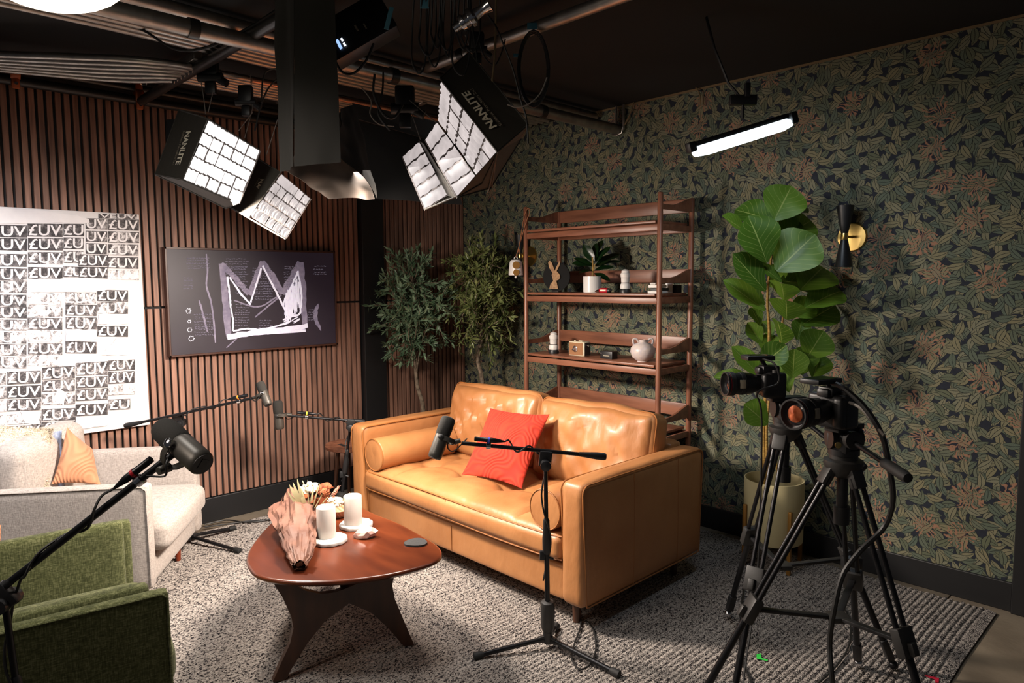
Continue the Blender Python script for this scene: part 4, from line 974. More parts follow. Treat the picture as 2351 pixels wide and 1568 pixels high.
# bell with leather cord
t = thing('hanging_bell', 'white ceramic bell with gold dots hanging on the left shelf post', 'bell', tuple(oy(1184,632,-.47)))
bc = oy(1184,596,-.47); Dq = float((bc-CP)@CF); rb = 16.5*Dq/FPX; hb = 36*Dq/FPX
part('bell_body', M().lathe(bc-A(0,0,hb), (0,0,1), [(rb*.96,0),(rb*1.02,.004),(rb*.95,hb*.5),(rb*.86,hb*.85),(rb*.62,hb*.98),(0,hb)], 26), K['white'], t)
for dz, r_c in ((.40, .40), (.86, .34)):
    c = bc-A(0,0,hb*dz); part('gold_dot', M().cyl(c-CF*(rb*.90)+CR*.003, c-CF*(rb*1.03)+CR*.003, rb*r_c*1.3), K['gold'], t)
part('loop', M().tube([bc+CR*(.011*math.cos(a))+A(0,0,.008+.012*math.sin(a)) for a in np.linspace(-.4, 3.6, 10)], .0035, 6), K['white'], t)
part('clapper', M().ball(bc-A(0,0,hb+.012), .009, 10, 6).cyl(bc-A(0,0,hb-.01), bc-A(0,0,hb+.01), .003), K['white'], t)
K['cord'] = pm('tan_cord', srgb(150,98,62), .7)
part('cord', M().tube([bc+A(0,0,.014), oy(1192,565,-.455), oy(1208,510,-.45), oy(1216,488,-.44), oy(1212,478,-.44), oy(1203,500,-.45), oy(1193,560,-.46), bc+A(0,0,.016)], .003, 6, smooth=5).tube([oy(1192,573,-.457), oy(1192,580,-.458)], .006, 8), K['cord'], t)
# rabbit plaque
rc = oy(1278,634,-.30); Dq = float((rc-CP)@CF); rp_ = 33*Dq/FPX; rc[2] = Z2+rp_+.008
t = thing('rabbit_plaque', 'round black disc with a carved golden rabbit on a small stand', 'ornament', (rc[0], rc[1], Z2))
nf = unit((.35, -.94, 0)); sx = unit(np.cross(nf, Z_))*-1
if sx@CR < 0: sx = -sx
part('disc', M().cyl(rc+nf*-.006, rc+nf*.006, rp_, seg=44), K['felt'], t)
K['goldcarve'] = pm('golden_carving', srgb(176,134,84), .5, col2=srgb(140,100,60), vs=60, bump=.4, bs=120)
def rb_(poly, th, mat, nm):
    return part(nm, M().prism([rc+nf*.006+sx*((x-1278)*Dq/FPX)+Z_*((634-y)*Dq/FPX) for x, y in poly], nf*th), mat, t)
rb_([(1262,662),(1265,650),(1272,644),(1270,637),(1268,630),(1272,622),(1279,620),(1286,627),(1289,634),(1286,641),(1279,643),(1281,650),(1284,662)], .012, K['goldcarve'], 'rabbit_body')
rb_([(1270,626),(1262,614),(1259,602),(1262,597),(1268,602),(1273,614),(1276,622)], .010, K['goldcarve'], 'rabbit_ear')
rb_([(1275,622),(1279,612),(1285,602),(1288,597),(1288,606),(1283,616),(1279,623)], .010, K['goldcarve'], 'rabbit_ear')
part('stand', M().box(rc[0]-.03, rc[0]+.03, rc[1]-.02, rc[1]+.02, Z2, Z2+.009, .003), K['plastic2'], t)
# potted plant
pc = oy(1360,668,-.30); pc[2] = Z2; Dq = float((pc-CP)@CF); pr_ = 21*Dq/FPX; ph = 37*Dq/FPX
t = thing('potted_plant', 'small dark green leafy plant in a white pot on the second shelf', 'plant', tuple(pc))
part('pot', M().lathe(pc, (0,0,1), [(pr_*.93,0),(pr_,.005),(pr_,ph),(pr_*.93,ph),(pr_*.9,ph-.01),(0,ph-.012)], 30), K['white'], t)
part('soil', M().lathe(pc, (0,0,1), [(pr_*.92,ph-.016),(0,ph-.008)], 20, caps=False), K['soil'], t)
part('stem', M().tube([pc+A(0,0,ph-.01), pc+A(.004,0,ph+.05), pc+A(0,.0,ph+.13)], .005, 8).tube([pc+A(.002,0,ph+.03), pc+A(.03,-.01,ph+.08)], .003, 6), K['figbark'], t)
def leafmesh(L, W, fold=.12, curl=.18, nu=8, nv=12, shape=1.0, ruff=.02):
    m = M(); uv = []; vs = []; fs = []
    for j in range(nv+1):
        for i in range(nu+1):
            u, v = i/nu, j/nv; s = 2*u-1
            w_ = (math.sin(math.pi*min(1,(v+.02)**shape))**.62)*(.62+.5*v) if v < 1 else 0.02
            x = s*W/2*w_; y = v*L; z = abs(s)*W*fold*w_-curl*L*(v**2)+ruff*L*math.sin(v*11+s*2.5)*abs(s)*w_
            vs.append((x, y, z)); uv.append((u, v))
    for j in range(nv):
        for i in range(nu): fs.append((j*(nu+1)+i, j*(nu+1)+i+1, (j+1)*(nu+1)+i+1, (j+1)*(nu+1)+i))
    m.add(vs, fs); m.uv = uv; return m
def put_leaf(me, mat, parent, p0, p1, nrm, L0, ws=1.0, nm='leaf'):
    p0, p1 = A(*p0), A(*p1); y = p1-p0; L = np.linalg.norm(y); y = y/L; z = A(*nrm); z = unit(z-y*(z@y)); x = np.cross(y, z); s = L/L0
    o = bpy.data.objects.new(nm, me); COL.objects.link(o); o.parent = parent; off = WL[parent.name]; q = p0-off
    o.matrix_basis = Matrix(((x[0]*s*ws, y[0]*s, z[0]*s, q[0]), (x[1]*s*ws, y[1]*s, z[1]*s, q[1]), (x[2]*s*ws, y[2]*s, z[2]*s, q[2]), (0,0,0,1)))
    if not me.materials: me.materials.append(mat)
    WL[o.name] = off; return o
dl = mesh(leafmesh(1, .55, .1, .15, shape=.9)); dl.materials.append(K['darkleaf'])
for (x0, y0), (x1, y1), dd, up_ in [((1362,612),(1320,588),0,(0,-.5,.8)),((1362,608),(1315,600),-.03,(.1,-.6,.6)),((1364,600),(1338,560),.02,(0,-.7,.5)),((1366,600),(1365,556),.03,(0,-.9,.3)),((1368,600),(1398,562),.0,(0,-.7,.6)),((1368,612),(1424,592),.02,(0,-.5,.9)),((1368,612),(1420,575),.05,(.1,-.6,.8)),((1366,620),(1408,608),-.04,(0,-.6,.8)),((1362,622),(1330,622),-.04,(0,-.6,.8)),((1364,628),(1402,640),-.05,(0,-.5,.8)),((1364,590),(1380,548),.04,(0,-.9,.2))]:
    put_leaf(dl, K['darkleaf'], t, at(x0, y0, Dq+dd*.3), at(x1, y1, Dq+dd), up_, 1)
def shelf_item(px, y, z): p = oy(px, 600, y); return A(p[0], y, z)
# red pocket tool
q = shelf_item(1382, -.37, Z2); t = thing('multi_tool', 'glossy red and black handheld gadget lying on the second shelf', 'gadget', tuple(q))
part('body', M().obox(q+A(.02,0,.017), X3, (.036,.018,.0165), .012, 3), K['red'], t); part('tip', M().lathe(q+A(-.016,0,.015), (-1,0,-.1), [(.015,0),(.012,.02),(.004,.04),(0,.042)], 14), K['chrome'], t)
part('cap', M().lathe(q+A(.054,0,.016), (1,0,0), [(.016,0),(.013,.016),(0,.024)], 14), K['plastic'], t); part('label_plate', M().box(q[0]+.0, q[0]+.04, q[1]-.0187, q[1]-.018, Z2+.012, Z2+.022), K['logo'], t)
def canister(px, y, z, ph_, pw, label):
    q = shelf_item(px, y, z); D = float((q-CP)@CF); h = ph_*D/FPX; r = pw*D/FPX/2
    t = thing('ceramic_figurine', label, 'figurine', tuple(q), 'white figurines on dark bases')
    part('base', M().lathe(q, (0,0,1), [(r*1.08,0),(r*1.1,h*.1),(r*.95,h*.18),(0,h*.18)], 24), K['plastic'], t)
    part('body', M().lathe(q+A(0,0,h*.18), (0,0,1), [(r*.92,0),(r*.98,h*.08),(r*.96,h*.16),(r*.74,h*.24),(r*.8,h*.3),(r*.82,h*.46),(r*.92,h*.52),(r*.94,h*.62),(r*.7,h*.68),(r*.75,h*.74),(r*.4,h*.80),(0,h*.82)], 24), K['white'], t)
    for a in (.4, .62): part('ring', M().lathe(q+A(0,0,h*a), (0,0,1), [(r*.78,0),(r*.86,.003),(r*.78,.006)], 24, caps=False), K['chrome'], t)
canister(1436, -.34, Z2, 55, 24, 'white ribbed figurine on black base beside the red gadget')
canister(1271, -.33, Z3, 50, 22, 'white ribbed figurine on black base at left of the third shelf')
for k, (x0, x1, z0, z1, c_, lab, yy) in enumerate(((2.20, 2.33-.06, 0, .016, 'white', 'flat cream book at the bottom of small stack by right post', -.36), (2.20, 2.26, .016, .034, 'plastic', 'black item in the small stack behind right post', -.33), (2.205, 2.265, .034, .052, 'white', 'white box near the top of the small stack by right post', -.36), (2.21, 2.25, .052, .066, 'marble', 'small pale box topping the stack by the right post', -.35))):
    single('book', M().box(x0, x1, yy-.05, yy+.06, Z2+z0+.0004*k, Z2+z1, .002, 1), K[c_], lab, 'book', group='small stack on the second shelf')
for k, (px, w_, h_, c_, lab) in enumerate(((1540, .055, .062, 'white', 'small white box right of the shelf front post'), (1552, .045, .05, 'plastic', 'small dark box at the right end of second shelf'))):
    q = shelf_item(px, -.2, Z2); q[0] = min(q[0], 2.24); single('small_box', M().box(q[0]-w_, q[0]-.002, q[1]-.03+.08*k, q[1]+.03+.08*k, Z2, Z2+h_, .003, 1), K[c_], lab, 'box')
# vintage box camera
q = shelf_item(1326, -.33, Z3); D = float((q-CP)@CF); w_, h_ = 46*D/FPX*1.02, 33*D/FPX
t = thing('vintage_camera', 'tan and cream vintage box camera on the third shelf', 'camera', tuple(q)); q = q+A(.01,0,0)
K['tanpanel'] = pm('tan_leatherette', srgb(150,104,66), .6, bump=.3, bs=200); K['cream'] = pm('cream_metal', srgb(214,200,172), .4)
part('body', M().box(q[0]-w_/2, q[0]+w_/2, q[1]-.025, q[1]+.045, Z3, Z3+h_, .008, 3), K['cream'], t)
part('front_panel', M().box(q[0]-w_/2+.008, q[0]+w_/2-.012, q[1]-.0275, q[1]-.024, Z3+.008, Z3+h_-.008, .001, 1), K['tanpanel'], t)
part('side_panel', M().box(q[0]+w_/2-.001, q[0]+w_/2+.002, q[1]-.018, q[1]+.04, Z3+.006, Z3+h_-.006), K['plastic2'], t)
fcn = A(q[0]-.006, q[1]-.0275, Z3+h_*.5); part('dial', M().lathe(fcn, (0,-1,0), [(.021,0),(.021,.004),(.017,.006),(.012,.006),(.010,.003),(0,.003)], 26), K['chrome'], t)
part('lever', M().obox(fcn+A(-.018,-.004,-.006), X3, (.008,.002,.004), .001), K['chrome'], t)
part('viewfinder', M().box(q[0]+.01, q[0]+.04, q[1]-.01, q[1]+.01, Z3+h_, Z3+h_+.008, .002), K['cream'], t); part('knob', M().cyl(A(q[0]+w_/2, q[1], Z3+h_*.75), A(q[0]+w_/2+.02, q[1], Z3+h_*.75), .007), K['chrome'], t)
part('knob', M().cyl(A(q[0]-.03, q[1], Z3+h_), A(q[0]-.03, q[1], Z3+h_+.006), .008), K['cream'], t)
# small black device
q = shelf_item(1400, -.33, Z3); t = thing('clock_radio', 'small black device with a silver front strip on the third shelf', 'radio', tuple(q))
part('body', M().box(q[0]-.052, q[0]+.046, q[1]-.03, q[1]+.03, Z3, Z3+.050, .003), K['plastic'], t)
part('front_strip', M().box(q[0]-.03, q[0]+.03, q[1]-.0315, q[1]-.0295, Z3+.014, Z3+.030), K['plastic2'], t); part('front_trim', M().box(q[0]-.025, q[0]+.025, q[1]-.0325, q[1]-.031, Z3+.019, Z3+.024), K['logodim'], t)
part('button', M().cyl((q[0]-.042,q[1]-.0295,Z3+.036), (q[0]-.042,q[1]-.033,Z3+.036), .004), K['chrome'], t)
# round pale vase with two handles
q = shelf_item(1478, -.32, Z3); D = float((q-CP)@CF); vr = 28*D/FPX; t = thing('moon_vase', 'round pale lilac vase with two small handles on the third shelf', 'vase', tuple(q))
K['glaze'] = pm('mottled_pale_glaze', srgb(196,186,190), .3, col2=srgb(214,200,190), vs=40, bump=.1, bs=60)
part('body', M().lathe(q, (0,0,1), [(vr*.45,0),(vr*.45,.006),(vr*.85,vr*.35),(vr*1.02,vr*.8),(vr*.97,vr*1.15),(vr*.7,vr*1.45),(vr*.38,vr*1.58),(vr*.3,vr*1.66),(vr*.34,vr*1.80),(vr*.27,vr*1.80),(vr*.22,vr*1.6)], 34, caps=False), K['glaze'], t)
for s in (-1, 1): part('handle', M().tube([q+CR*s*vr*.36+A(0,0,vr*1.62), q+CR*s*vr*.56+A(0,0,vr*1.88), q+CR*s*vr*.78+A(0,0,vr*1.84), q+CR*s*vr*.80+A(0,0,vr*1.62), q+CR*s*vr*.74+A(0,0,vr*1.38)], .0065, 8, smooth=4), K['glaze'], t)

# ================================================================ SCONCES, SIDE TABLE
def sconce(c, label, facing=(0,-1,0)):
    c = A(*c); t = thing('wall_sconce', label, 'wall lamp', tuple(c-A(0,0,.17)), 'hourglass wall sconces')
    b = A(*facing); e = c+b*.11
    part('back_plate', M().lathe(c+b*.001, b, [(.078,0),(.078,.004),(.072,.012),(0,.013)], 36), K['brass'], t)
    part('bracket', M().cyl(c+b*.01, e, .007), K['brass'], t)
    for s in (1, -1): part('shade', M().lathe(e+A(0,0,.016*s), (0,0,s), [(.017,0),(.022,.02),(.030,.06),(.044,.145),(.042,.145),(.02,.02)], 26, caps=False), K['plastic'], t)
    part('centre_ring', M().lathe(e-A(0,0,.017), (0,0,1), [(.0175,0),(.0185,.004),(.0185,.03),(.0175,.034)], 20), K['brass'], t)
sconce(oy(1948,545,0)+A(.02,0,0), 'black hourglass wall sconce with brass disc right of the tall plant')
sconce(A(.80, 0, 1.79), 'black and brass wall sconce half hidden behind left shelf post and tree')
t = thing('stool', 'round walnut side stool between the slatted wall and the sofa', 'stool', (.40, -1.42, 0))
part('seat', M().lathe((.40,-1.42,.425), (0,0,1), [(.14,0),(.17,.012),(.172,.03),(.165,.036),(0,.036)], 40), K['postwood'], t)
part('handle_slot', M().box(.37, .46, -1.50, -1.47, .4612, .4622), K['felt'], t)
for a in (.6, 2.7, 4.8): part('leg', M().cyl((.40+.10*math.cos(a), -1.42+.10*math.sin(a), .428), (.40+.15*math.cos(a), -1.42+.15*math.sin(a), .0), .015, .010), K['legwood'], t)

# ================================================================ PLANTS
ft = thing('fiddle_leaf_fig', 'tall fiddle leaf fig with broad green leaves in cream pot by the wallpaper', 'plant', (2.97, -.29, 0))
pc = A(2.97, -.29, .155); pr_ = .157
part('pot', M().lathe(pc, (0,0,1), [(pr_*.97,0),(pr_,.006),(pr_*1.01,.335),(pr_*1.005,.343),(pr_*.97,.343),(pr_*.95,.33),(pr_*.95,.21),(0,.21)], 44), K['pot'], ft)
part('soil', M().lathe(pc, (0,0,1), [(pr_*.94,.215),(0,.222)], 24, caps=False), K['soil'], ft)
for a in (-.61, .96, 2.53, 4.10):
    d = A(math.cos(a), math.sin(a), 0); c = A(2.97,-.29,0)+d*(pr_+.012); part('stand_leg', M().box(c[0]-.010, c[0]+.010, c[1]-.010, c[1]+.010, .0145 if c[1] < -.1 else 0, .36, .003), K['gold'], ft)
for a in (-.61, .96): d = A(math.cos(a), math.sin(a), 0)*(pr_+.012); part('stand_bar', M().cyl(A(2.97,-.29,.145)-d, A(2.97,-.29,.145)+d, .008), K['gold'], ft)
DF = 3.70
for q, (dx, pts) in enumerate(((0, [(1757,1180),(1755,1080),(1753,970),(1762,860),(1766,760),(1762,680),(1775,560),(1790,480)]), (1, [(1764,1180),(1762,1080),(1760,975),(1772,880),(1790,800),(1800,700)]), (2, [(1788,1170),(1786,1110),(1778,1000),(1774,900)]))):
    z_ = 3.88-.02*dx; part('stem', M().tube([at(x, y, z_-.16*min(1, max(0, (1180-y)/450))) for x, y in pts], .0115-.002*dx, 9, smooth=4, r1=.005), K['figbark'], ft)
fl = [mesh(leafmesh(1, 1.0, .10, .06, shape=1.1, ruff=.02)), mesh(leafmesh(1, .95, .16, .12, shape=1.2, ruff=.03))]
for m_ in fl: m_.materials.append(K['figleaf'])
FL = [((1777,506),(1814,434),1.25,-.02,.0),((1773,508),(1697,478),.95,-.04,.1),((1716,535),(1668,498),.55,.0,-.1),((1760,602),(1728,506),1.05,-.1,-.05),((1783,622),(1862,545),1.15,-.07,-.05),((1792,550),(1858,505),1.0,.08,.05),((1757,668),(1694,590),.75,-.08,-.02),((1760,605),(1702,582),.6,.10,.05),((1795,648),(1750,610),.5,-.06,.0),((1838,665),(1888,612),1.2,.02,.1),((1790,645),(1860,650),.7,.03,.1),((1800,690),(1797,648),1.9,-.08,-.14),((1756,713),(1673,648),.5,-.04,.02),((1756,700),(1712,668),.8,.08,.05),((1806,734),(1806,690),2.0,-.11,-.16),((1848,706),(1926,664),.85,.0,.06),((1842,745),(1912,702),.85,.05,.08),((1795,790),(1792,738),1.75,-.09,-.1),((1852,822),(1888,766),1.25,-.06,-.02),((1744,842),(1798,797),.95,-.12,-.06),((1752,872),(1690,802),.55,-.05,.02),((1866,868),(1885,815),1.1,.05,.04),((1820,868),(1824,808),1.1,-.06,.0),((1738,876),(1650,862),.45,.0,.04),((1762,974),(1716,932),1.2,-.08,.0),((1745,748),(1728,708),.8,.05,.04),((1775,560),(1748,480),.6,.06,.05),((1800,480),(1850,470),.9,.07,.05),((1775,770),(1752,740),.9,.04,.04),((1812,900),(1790,845),.9,.05,.04),((1790,600),(1818,560),.95,.03,.03),((1770,660),(1790,610),.9,.08,.0),((1810,720),(1868,700),.95,.06,.02),((1830,780),(1842,735),1.0,.06,.0),((1772,820),(1762,770),1.0,.05,.02),((1840,860),(1852,800),1.05,.08,.0),((1800,560),(1822,505),1.0,.10,.03),((1748,790),(1722,745),.8,.06,.0)]
for i, (a, b, ws, d0, d1) in enumerate(FL):
    r_ = random.Random(i); nr = -CF*1.0+A(0,0,1)*(.35+.3*r_.random())+CR*r_.uniform(-.35,.15)
    if ws > 1.5: nr = A(0,0,1)-CF*.5; ws = 1.05
    b = (a[0]+(b[0]-a[0])*1.12, a[1]+(b[1]-a[1])*1.12); put_leaf(fl[i % 2], K['figleaf'], ft, at(*a, DF+d0), at(*b, DF+d0+d1), nr, 1, ws)
def olive(name_lab, base, trunk, cpx, spread, seed, mat, npt, lean):
    rnd = random.Random(seed); D = float((A(base[0],base[1],.8)-CP)@CF)
    t = thing('olive_tree', name_lab, 'tree', base)
    part('basket', M().lathe(base, (0,0,1), [(.12,0),(.15,.02),(.17,.26),(.165,.28),(.15,.27),(.15,.2),(0,.2)], 28), K['tanpillow'], t)
    T = [A(base[0], base[1], .2)]+[at(x, y, D) for x, y in trunk]
    m = M(); m.tube(T, .020, 9, smooth=5, r1=.008); part('trunk', m, K['bark'], t)
    br, lf = M(), M(); top = T[2:]
    for k in range(npt):
        while True:
            u = [rnd.uniform(-1,1) for _ in range(3)]
            if sum(q*q for q in u) < 1: break
        rr = sum(q*q for q in u)**.5
        if rnd.random() > .25+.75*rr: pass
        e = at(cpx[0]+u[0]*spread[0], cpx[1]+u[1]*spread[1], D)+unit((CF[0],CF[1],0))*u[2]*.27
        if e[0] < .1: e[0] = .1+rnd.random()*.05
        if e[1] > -.09: e[1] = -.09-rnd.random()*.04
        s = top[min(len(top)-1, int(rnd.random()**.8*len(top)))]; s = s+(T[-1]-s)*rnd.random()*.4
        mid = s*.45+e*.55+A(rnd.uniform(-.04,.04), rnd.uniform(-.04,.04), rnd.uniform(-.02,.06)); mid[2] = max(mid[2], min(s[2], e[2]))
        pts = spline([s, mid, e], 7); br.tube(pts, .0045, 5, r1=.0012)
        n = len(pts)
        for i in range(int(n*.25), n):
            dr = unit(pts[min(i+1,n-1)]-pts[max(i-1,0)])
            for q in range(3 if i < n-1 else 5):
                o = unit((rnd.gauss(0,1), rnd.gauss(0,1), rnd.gauss(0,1))); d = unit(dr*.7+o*.75+A(0,0,.12)); L = rnd.uniform(.042,.074); w = L*rnd.uniform(.12,.19)
                p0 = pts[i]+(pts[max(i-1,0)]-pts[i])*rnd.random(); sd = unit(np.cross(d, o+A(.01,.02,.3))); nn = np.cross(sd, d)
                lf.add([p0, p0+d*L*.45+sd*w, p0+d*L, p0+d*L*.45-sd*w, p0+d*L*.5+nn*w*.4], [(0,1,4),(1,2,4),(2,3,4),(3,0,4)])
    part('branch', br, K['bark'], t); part('foliage', lf, mat, t, kind='stuff')
    return t
olive('olive tree with grey green leaves at left in the room corner', (.37, -.80, 0), [(972,945),(957,880),(953,800),(950,730),(948,650)], (946,708), (112,158), 3, K['oliveleaf'], 105, 0)
olive('olive tree with yellower leaves between the corner and the shelf', (.72, -.42, 0), [(1108,885),(1098,830),(1104,790),(1110,720),(1100,640),(1085,590)], (1104,690), (98,160), 9, K['oliveleaf2'], 105, 0)

# ================================================================ MICROPHONES
def bent(p): return p
def microphone(tail, head, side, label, boom_to, group='broadcast microphones on boom arms'):
    tail, head = A(*tail), A(*head); a = unit(head-tail); L = np.linalg.norm(head-tail); q_ = A(*side); q_ = unit(q_-a*(q_@a)); b = -q_; s = np.cross(b, a)
    t = thing('microphone', label, 'microphone', tuple(tail), group); k = L/.19
    part('body', M().lathe(tail, a, [(.012*k,.0),(.026*k,.001),(.030*k,.006),(.031*k,.02),(.031*k,.095),(.029*k,.105),(.027*k,.11)], 30), K['micmetal'], t)
    part('end_cap', M().lathe(tail-a*.0006, a, [(0,0),(.026*k,0),(.026*k,.003)], 24), K['plastic'], t)
    part('windscreen', M().lathe(tail+a*.100*k, a, [(.029*k,0),(.032*k,.006),(.0335*k,.04*k),(.0325*k,.075*k),(.029*k,.086*k),(.018*k,.0905*k),(0,.091*k)], 28), K['foam'], t)
    part('switch_plate', M().obox(tail-a*.001*0-a*.0012, (s, b, a), (.010*k,.013*k,.0006)), K['plastic2'], t)
    c = tail+a*.092*k; u = []
    for q in range(9):
        th = math.pi*q/8; u.append(c+s*math.cos(th)*.038*k-b*math.sin(th)**.7*.058*k-a*.0*q)
    m = M()
    vs = []; 
    for q in u: vs += [q-a*.010*k, q+a*.010*k]
    fs = [(2*i, 2*i+2, 2*i+3, 2*i+1) for i in range(8)]
    vs2 = []
    for i, q in enumerate(u):
        th = math.pi*i/8; o = s*math.cos(th)*.0035*k-b*math.sin(th)*.0035*k; vs2 += [q-a*.010*k+o, q+a*.010*k+o]
    m.add(vs+vs2, fs+[tuple(x+18 for x in f[::-1]) for f in fs]+[(2*i, 18+2*i, 18+2*i+2, 2*i+2) for i in range(8)]+[(2*i+1, 2*i+3, 18+2*i+3, 18+2*i+1) for i in range(8)]+[(0,1,19,18),(16,34,35,17)])
    y = part('yoke', m, K['micmetal'], t)
    for sg in (1, -1): part('pivot_knob', M().lathe(c+s*sg*.034*k, s*sg, [(.011*k,0),(.012*k,.006*k),(.012*k,.010*k),(.008*k,.013*k),(0,.014*k)], 16), K['chrome'] if sg > 0 else K['plastic2'], y)
    e = c-b*.058*k; part('thread_nut', M().cyl(e, e+unit(A(*boom_to)-e)*.03*k, .012*k, .010*k), K['micmetal'], t)
    part('lead', M().tube([c+s*.02*k-b*.028*k, c+s*.040*k-b*.04*k-a*.03*k, c+s*.025*k-b*.07*k-a*.03*k, e+unit(A(*boom_to)-e)*.06*k], .0028, 6, smooth=6), K['cable'], t)
    return e
def mic_stand(label, top, foot, tip, tail, legs=True, ang0=0.3, ring='blue', rad=.0095, floorz=.0145, legpts=None, hub=.10, mat='blackmetal', grip=True, wraps=5):
    top, foot, tip, tail = (A(*q) for q in (top, foot, tip, tail)); t = thing('microphone_stand', label, 'stand', (foot[0], foot[1], floorz), 'boom microphone stands')
    d = unit(top-foot); H = float(np.linalg.norm(top-foot))
    part('upper_tube', M().cyl(foot+d*H*.45, top-d*.02, .0085), K[mat], t); part('lower_tube', M().cyl(foot+d*.09, foot+d*H*.62, .011), K[mat], t)
    part('sleeve', M().lathe(foot+d*H*.50, d, [(.014,0),(.018,.02),(.018,.07),(.014,.12),(.0135,.15),(.009,.16)], 18), K['plastic'], t)
    part('clutch_lever', M().obox(foot+d*H*.49+CR*-.018, (CR, CU, CF), (.012,.020,.010), .004).cyl(foot+d*H*.49-CR*.02, foot+d*H*.47+CR*.028, .006), K['plastic'], t)
    part('base_housing', M().lathe(foot+d*.075, d, [(.017,0),(.026,.012),(.030,.03),(.031,.125),(.026,.145),(.012,.15)], 24), K['plastic2'], t)
    part('hub', M().lathe(foot+d*.02, d, [(.012,0),(.022,.006),(.022,.06),(.014,.066)], 18), K['plastic'], t)
    bd = unit(tip-tail); c = tail+bd*float((top-tail)@bd)
    part('boom_arm', M().cyl(tail, tip, rad*.85, rad*.85), K[mat], t)
    part('counter_grip', M().lathe(tail, bd, [(0,-.012),(.012,-.01),(.0155,.0),(.015,.03),(.011,.075),(.0095,.10)], 16), K['plastic'], t)
    x = unit(np.cross(bd, d)); part('clamp', M().obox(top-d*.022, (bd, x, np.cross(bd, x)), (.026,.014,.034), .006).cyl(top-d*.04-x*.03, top-d*.04+x*.03, .02), K['plastic'], t)
    part('clamp_knob', M().lathe(top-d*.04-x*.03, -x, [(.022,0),(.022,.014),(.012,.018),(0,.02)], 12), K['plastic'], t)
    if legs:
        for k in range(3):
            e = A(*legpts[k]) if legpts else foot+A(math.cos(ang0+k*2.094)*.34, math.sin(ang0+k*2.094)*.34, 0); e[2] = floorz+.012
            h = foot+d*.045; l = part('leg', M().cyl(h+unit(e-h)*.01, e, .0105), K[mat], t)
            part('rubber_foot', M().lathe(e+unit(e-h)*.012, -unit(e-h), [(.010,0),(.0165,.004),(.0165,.03),(.0125,.045)], 14), K['rubber'], l)
            part('leg_hinge', M().obox(h+unit(e-h)*.025, (unit(e-h), Z_, np.cross(unit(e-h), Z_)), (.02,.014,.009), .004), K['plastic'], t)
    # connector beside the tip with coloured ring
    up = unit(np.cross(x, bd)); up = up if up[2] > 0 else -up; q = tip-bd*.10+up*.024
    part('connector', M().lathe(q+bd*.05, -bd, [(.006,0),(.0095,.002),(.0095,.05),(.0105,.052),(.0105,.085),(.006,.11),(.003,.125)], 16), K['blackmetal'], t)
    part('colour_ring', M().lathe(q-bd*.005, -bd, [(.0112,0),(.0112,.009)], 16), K[ring], t)
    part('cable_clip', M().lathe(tip-bd*.10, -bd, [(.010,0),(.0145,.002),(.0145,.02),(.010,.022)], 16), K['chrome' if mat == 'blackmetal' else mat], t)
    pts = [q-bd*.075]; L = float(np.linalg.norm(q-bd*.075-c))
    n = 12
    for k in range(1, n):
        u = k/n; o = up*math.cos(u*wraps*2)+x*math.sin(u*wraps*2); pts.append(q-bd*(.075+(L-.02)*u)*1+(c-tip)*0-up*.024*min(1,u*3)+o*(.014+.012*(1 if k % 4 == 2 else 0)))
    for k in range(0, 9):
        u = k/9; o = CR*math.cos(u*9+1)+CF*math.sin(u*9+1); pts.append(top-d*(.05+(H-.30)*u)+o*.018)
    part('mic_cable', M().tube(pts, .0036, 6, smooth=5), K['cable'], t)
    return t
# centre mic in front of the sofa
Dm = 2.83
e = microphone(at(997,1052,Dm-.03), at(1031,958,Dm+.02), CR-CU*.1, 'black microphone on boom in front of the sofa seat', at(1075,1006,Dm))
mic_stand('black boom microphone stand standing in front of the right sofa arm', at(1252,1040,Dm), (2.70,-1.84,.0145), e+unit(at(1390,1048,Dm)-e)*.03, at(1386,1048,Dm), legpts=[tuple(oz(1093,1504,.03)), tuple(oz(1418,1545,.03)), (2.62,-1.70,0.03)], ring='blue')
# foreground mic at left
e = microphone(at(466,1066,1.735), at(371,981,1.835), -CR*.6-CU*.8, 'large grey black microphone nearest the camera at lower left', at(330,1095,1.72))
tipA = at(398,1042,1.80); ta = at(-40,1385,1.80)
mic_stand('boom microphone stand in the left foreground, its long arm crossing both armchairs', at(6,1350,1.80), (2.52,-3.66,.0145), tipA, ta, ang0=1.0, ring='red', rad=.0115, wraps=5)
# mic behind the grey armchair
e = microphone(at(616,930,4.02), at(596,878,4.06), -CR-CU*.2, 'small black microphone pointing down, upper one of the two before the slatted wall', at(560,915,4.05))
mic_stand('boom microphone stand behind grey armchair, arm with orange ring', at(412,958,4.12), (.33,-2.50,.0145), at(590,912,4.04), at(290,977,4.12), legpts=[tuple(oz(548,1263,.03)), (.30,-2.22,.03), (.09,-2.62,.03)], ring='orange2')
# mic at left end of the sofa
e = microphone(at(642,985,4.40), at(637,920,4.40), CR, 'black upright microphone in front of slatted wall left of the sofa', at(700,955,4.42))
mic_stand('boom microphone stand beside the left end of the sofa, arm with yellow ring', at(806,966,4.50), (.70,-1.70,.0145), at(662,954,4.40), at(834,968,4.52), ang0=.5, ring='yellow')

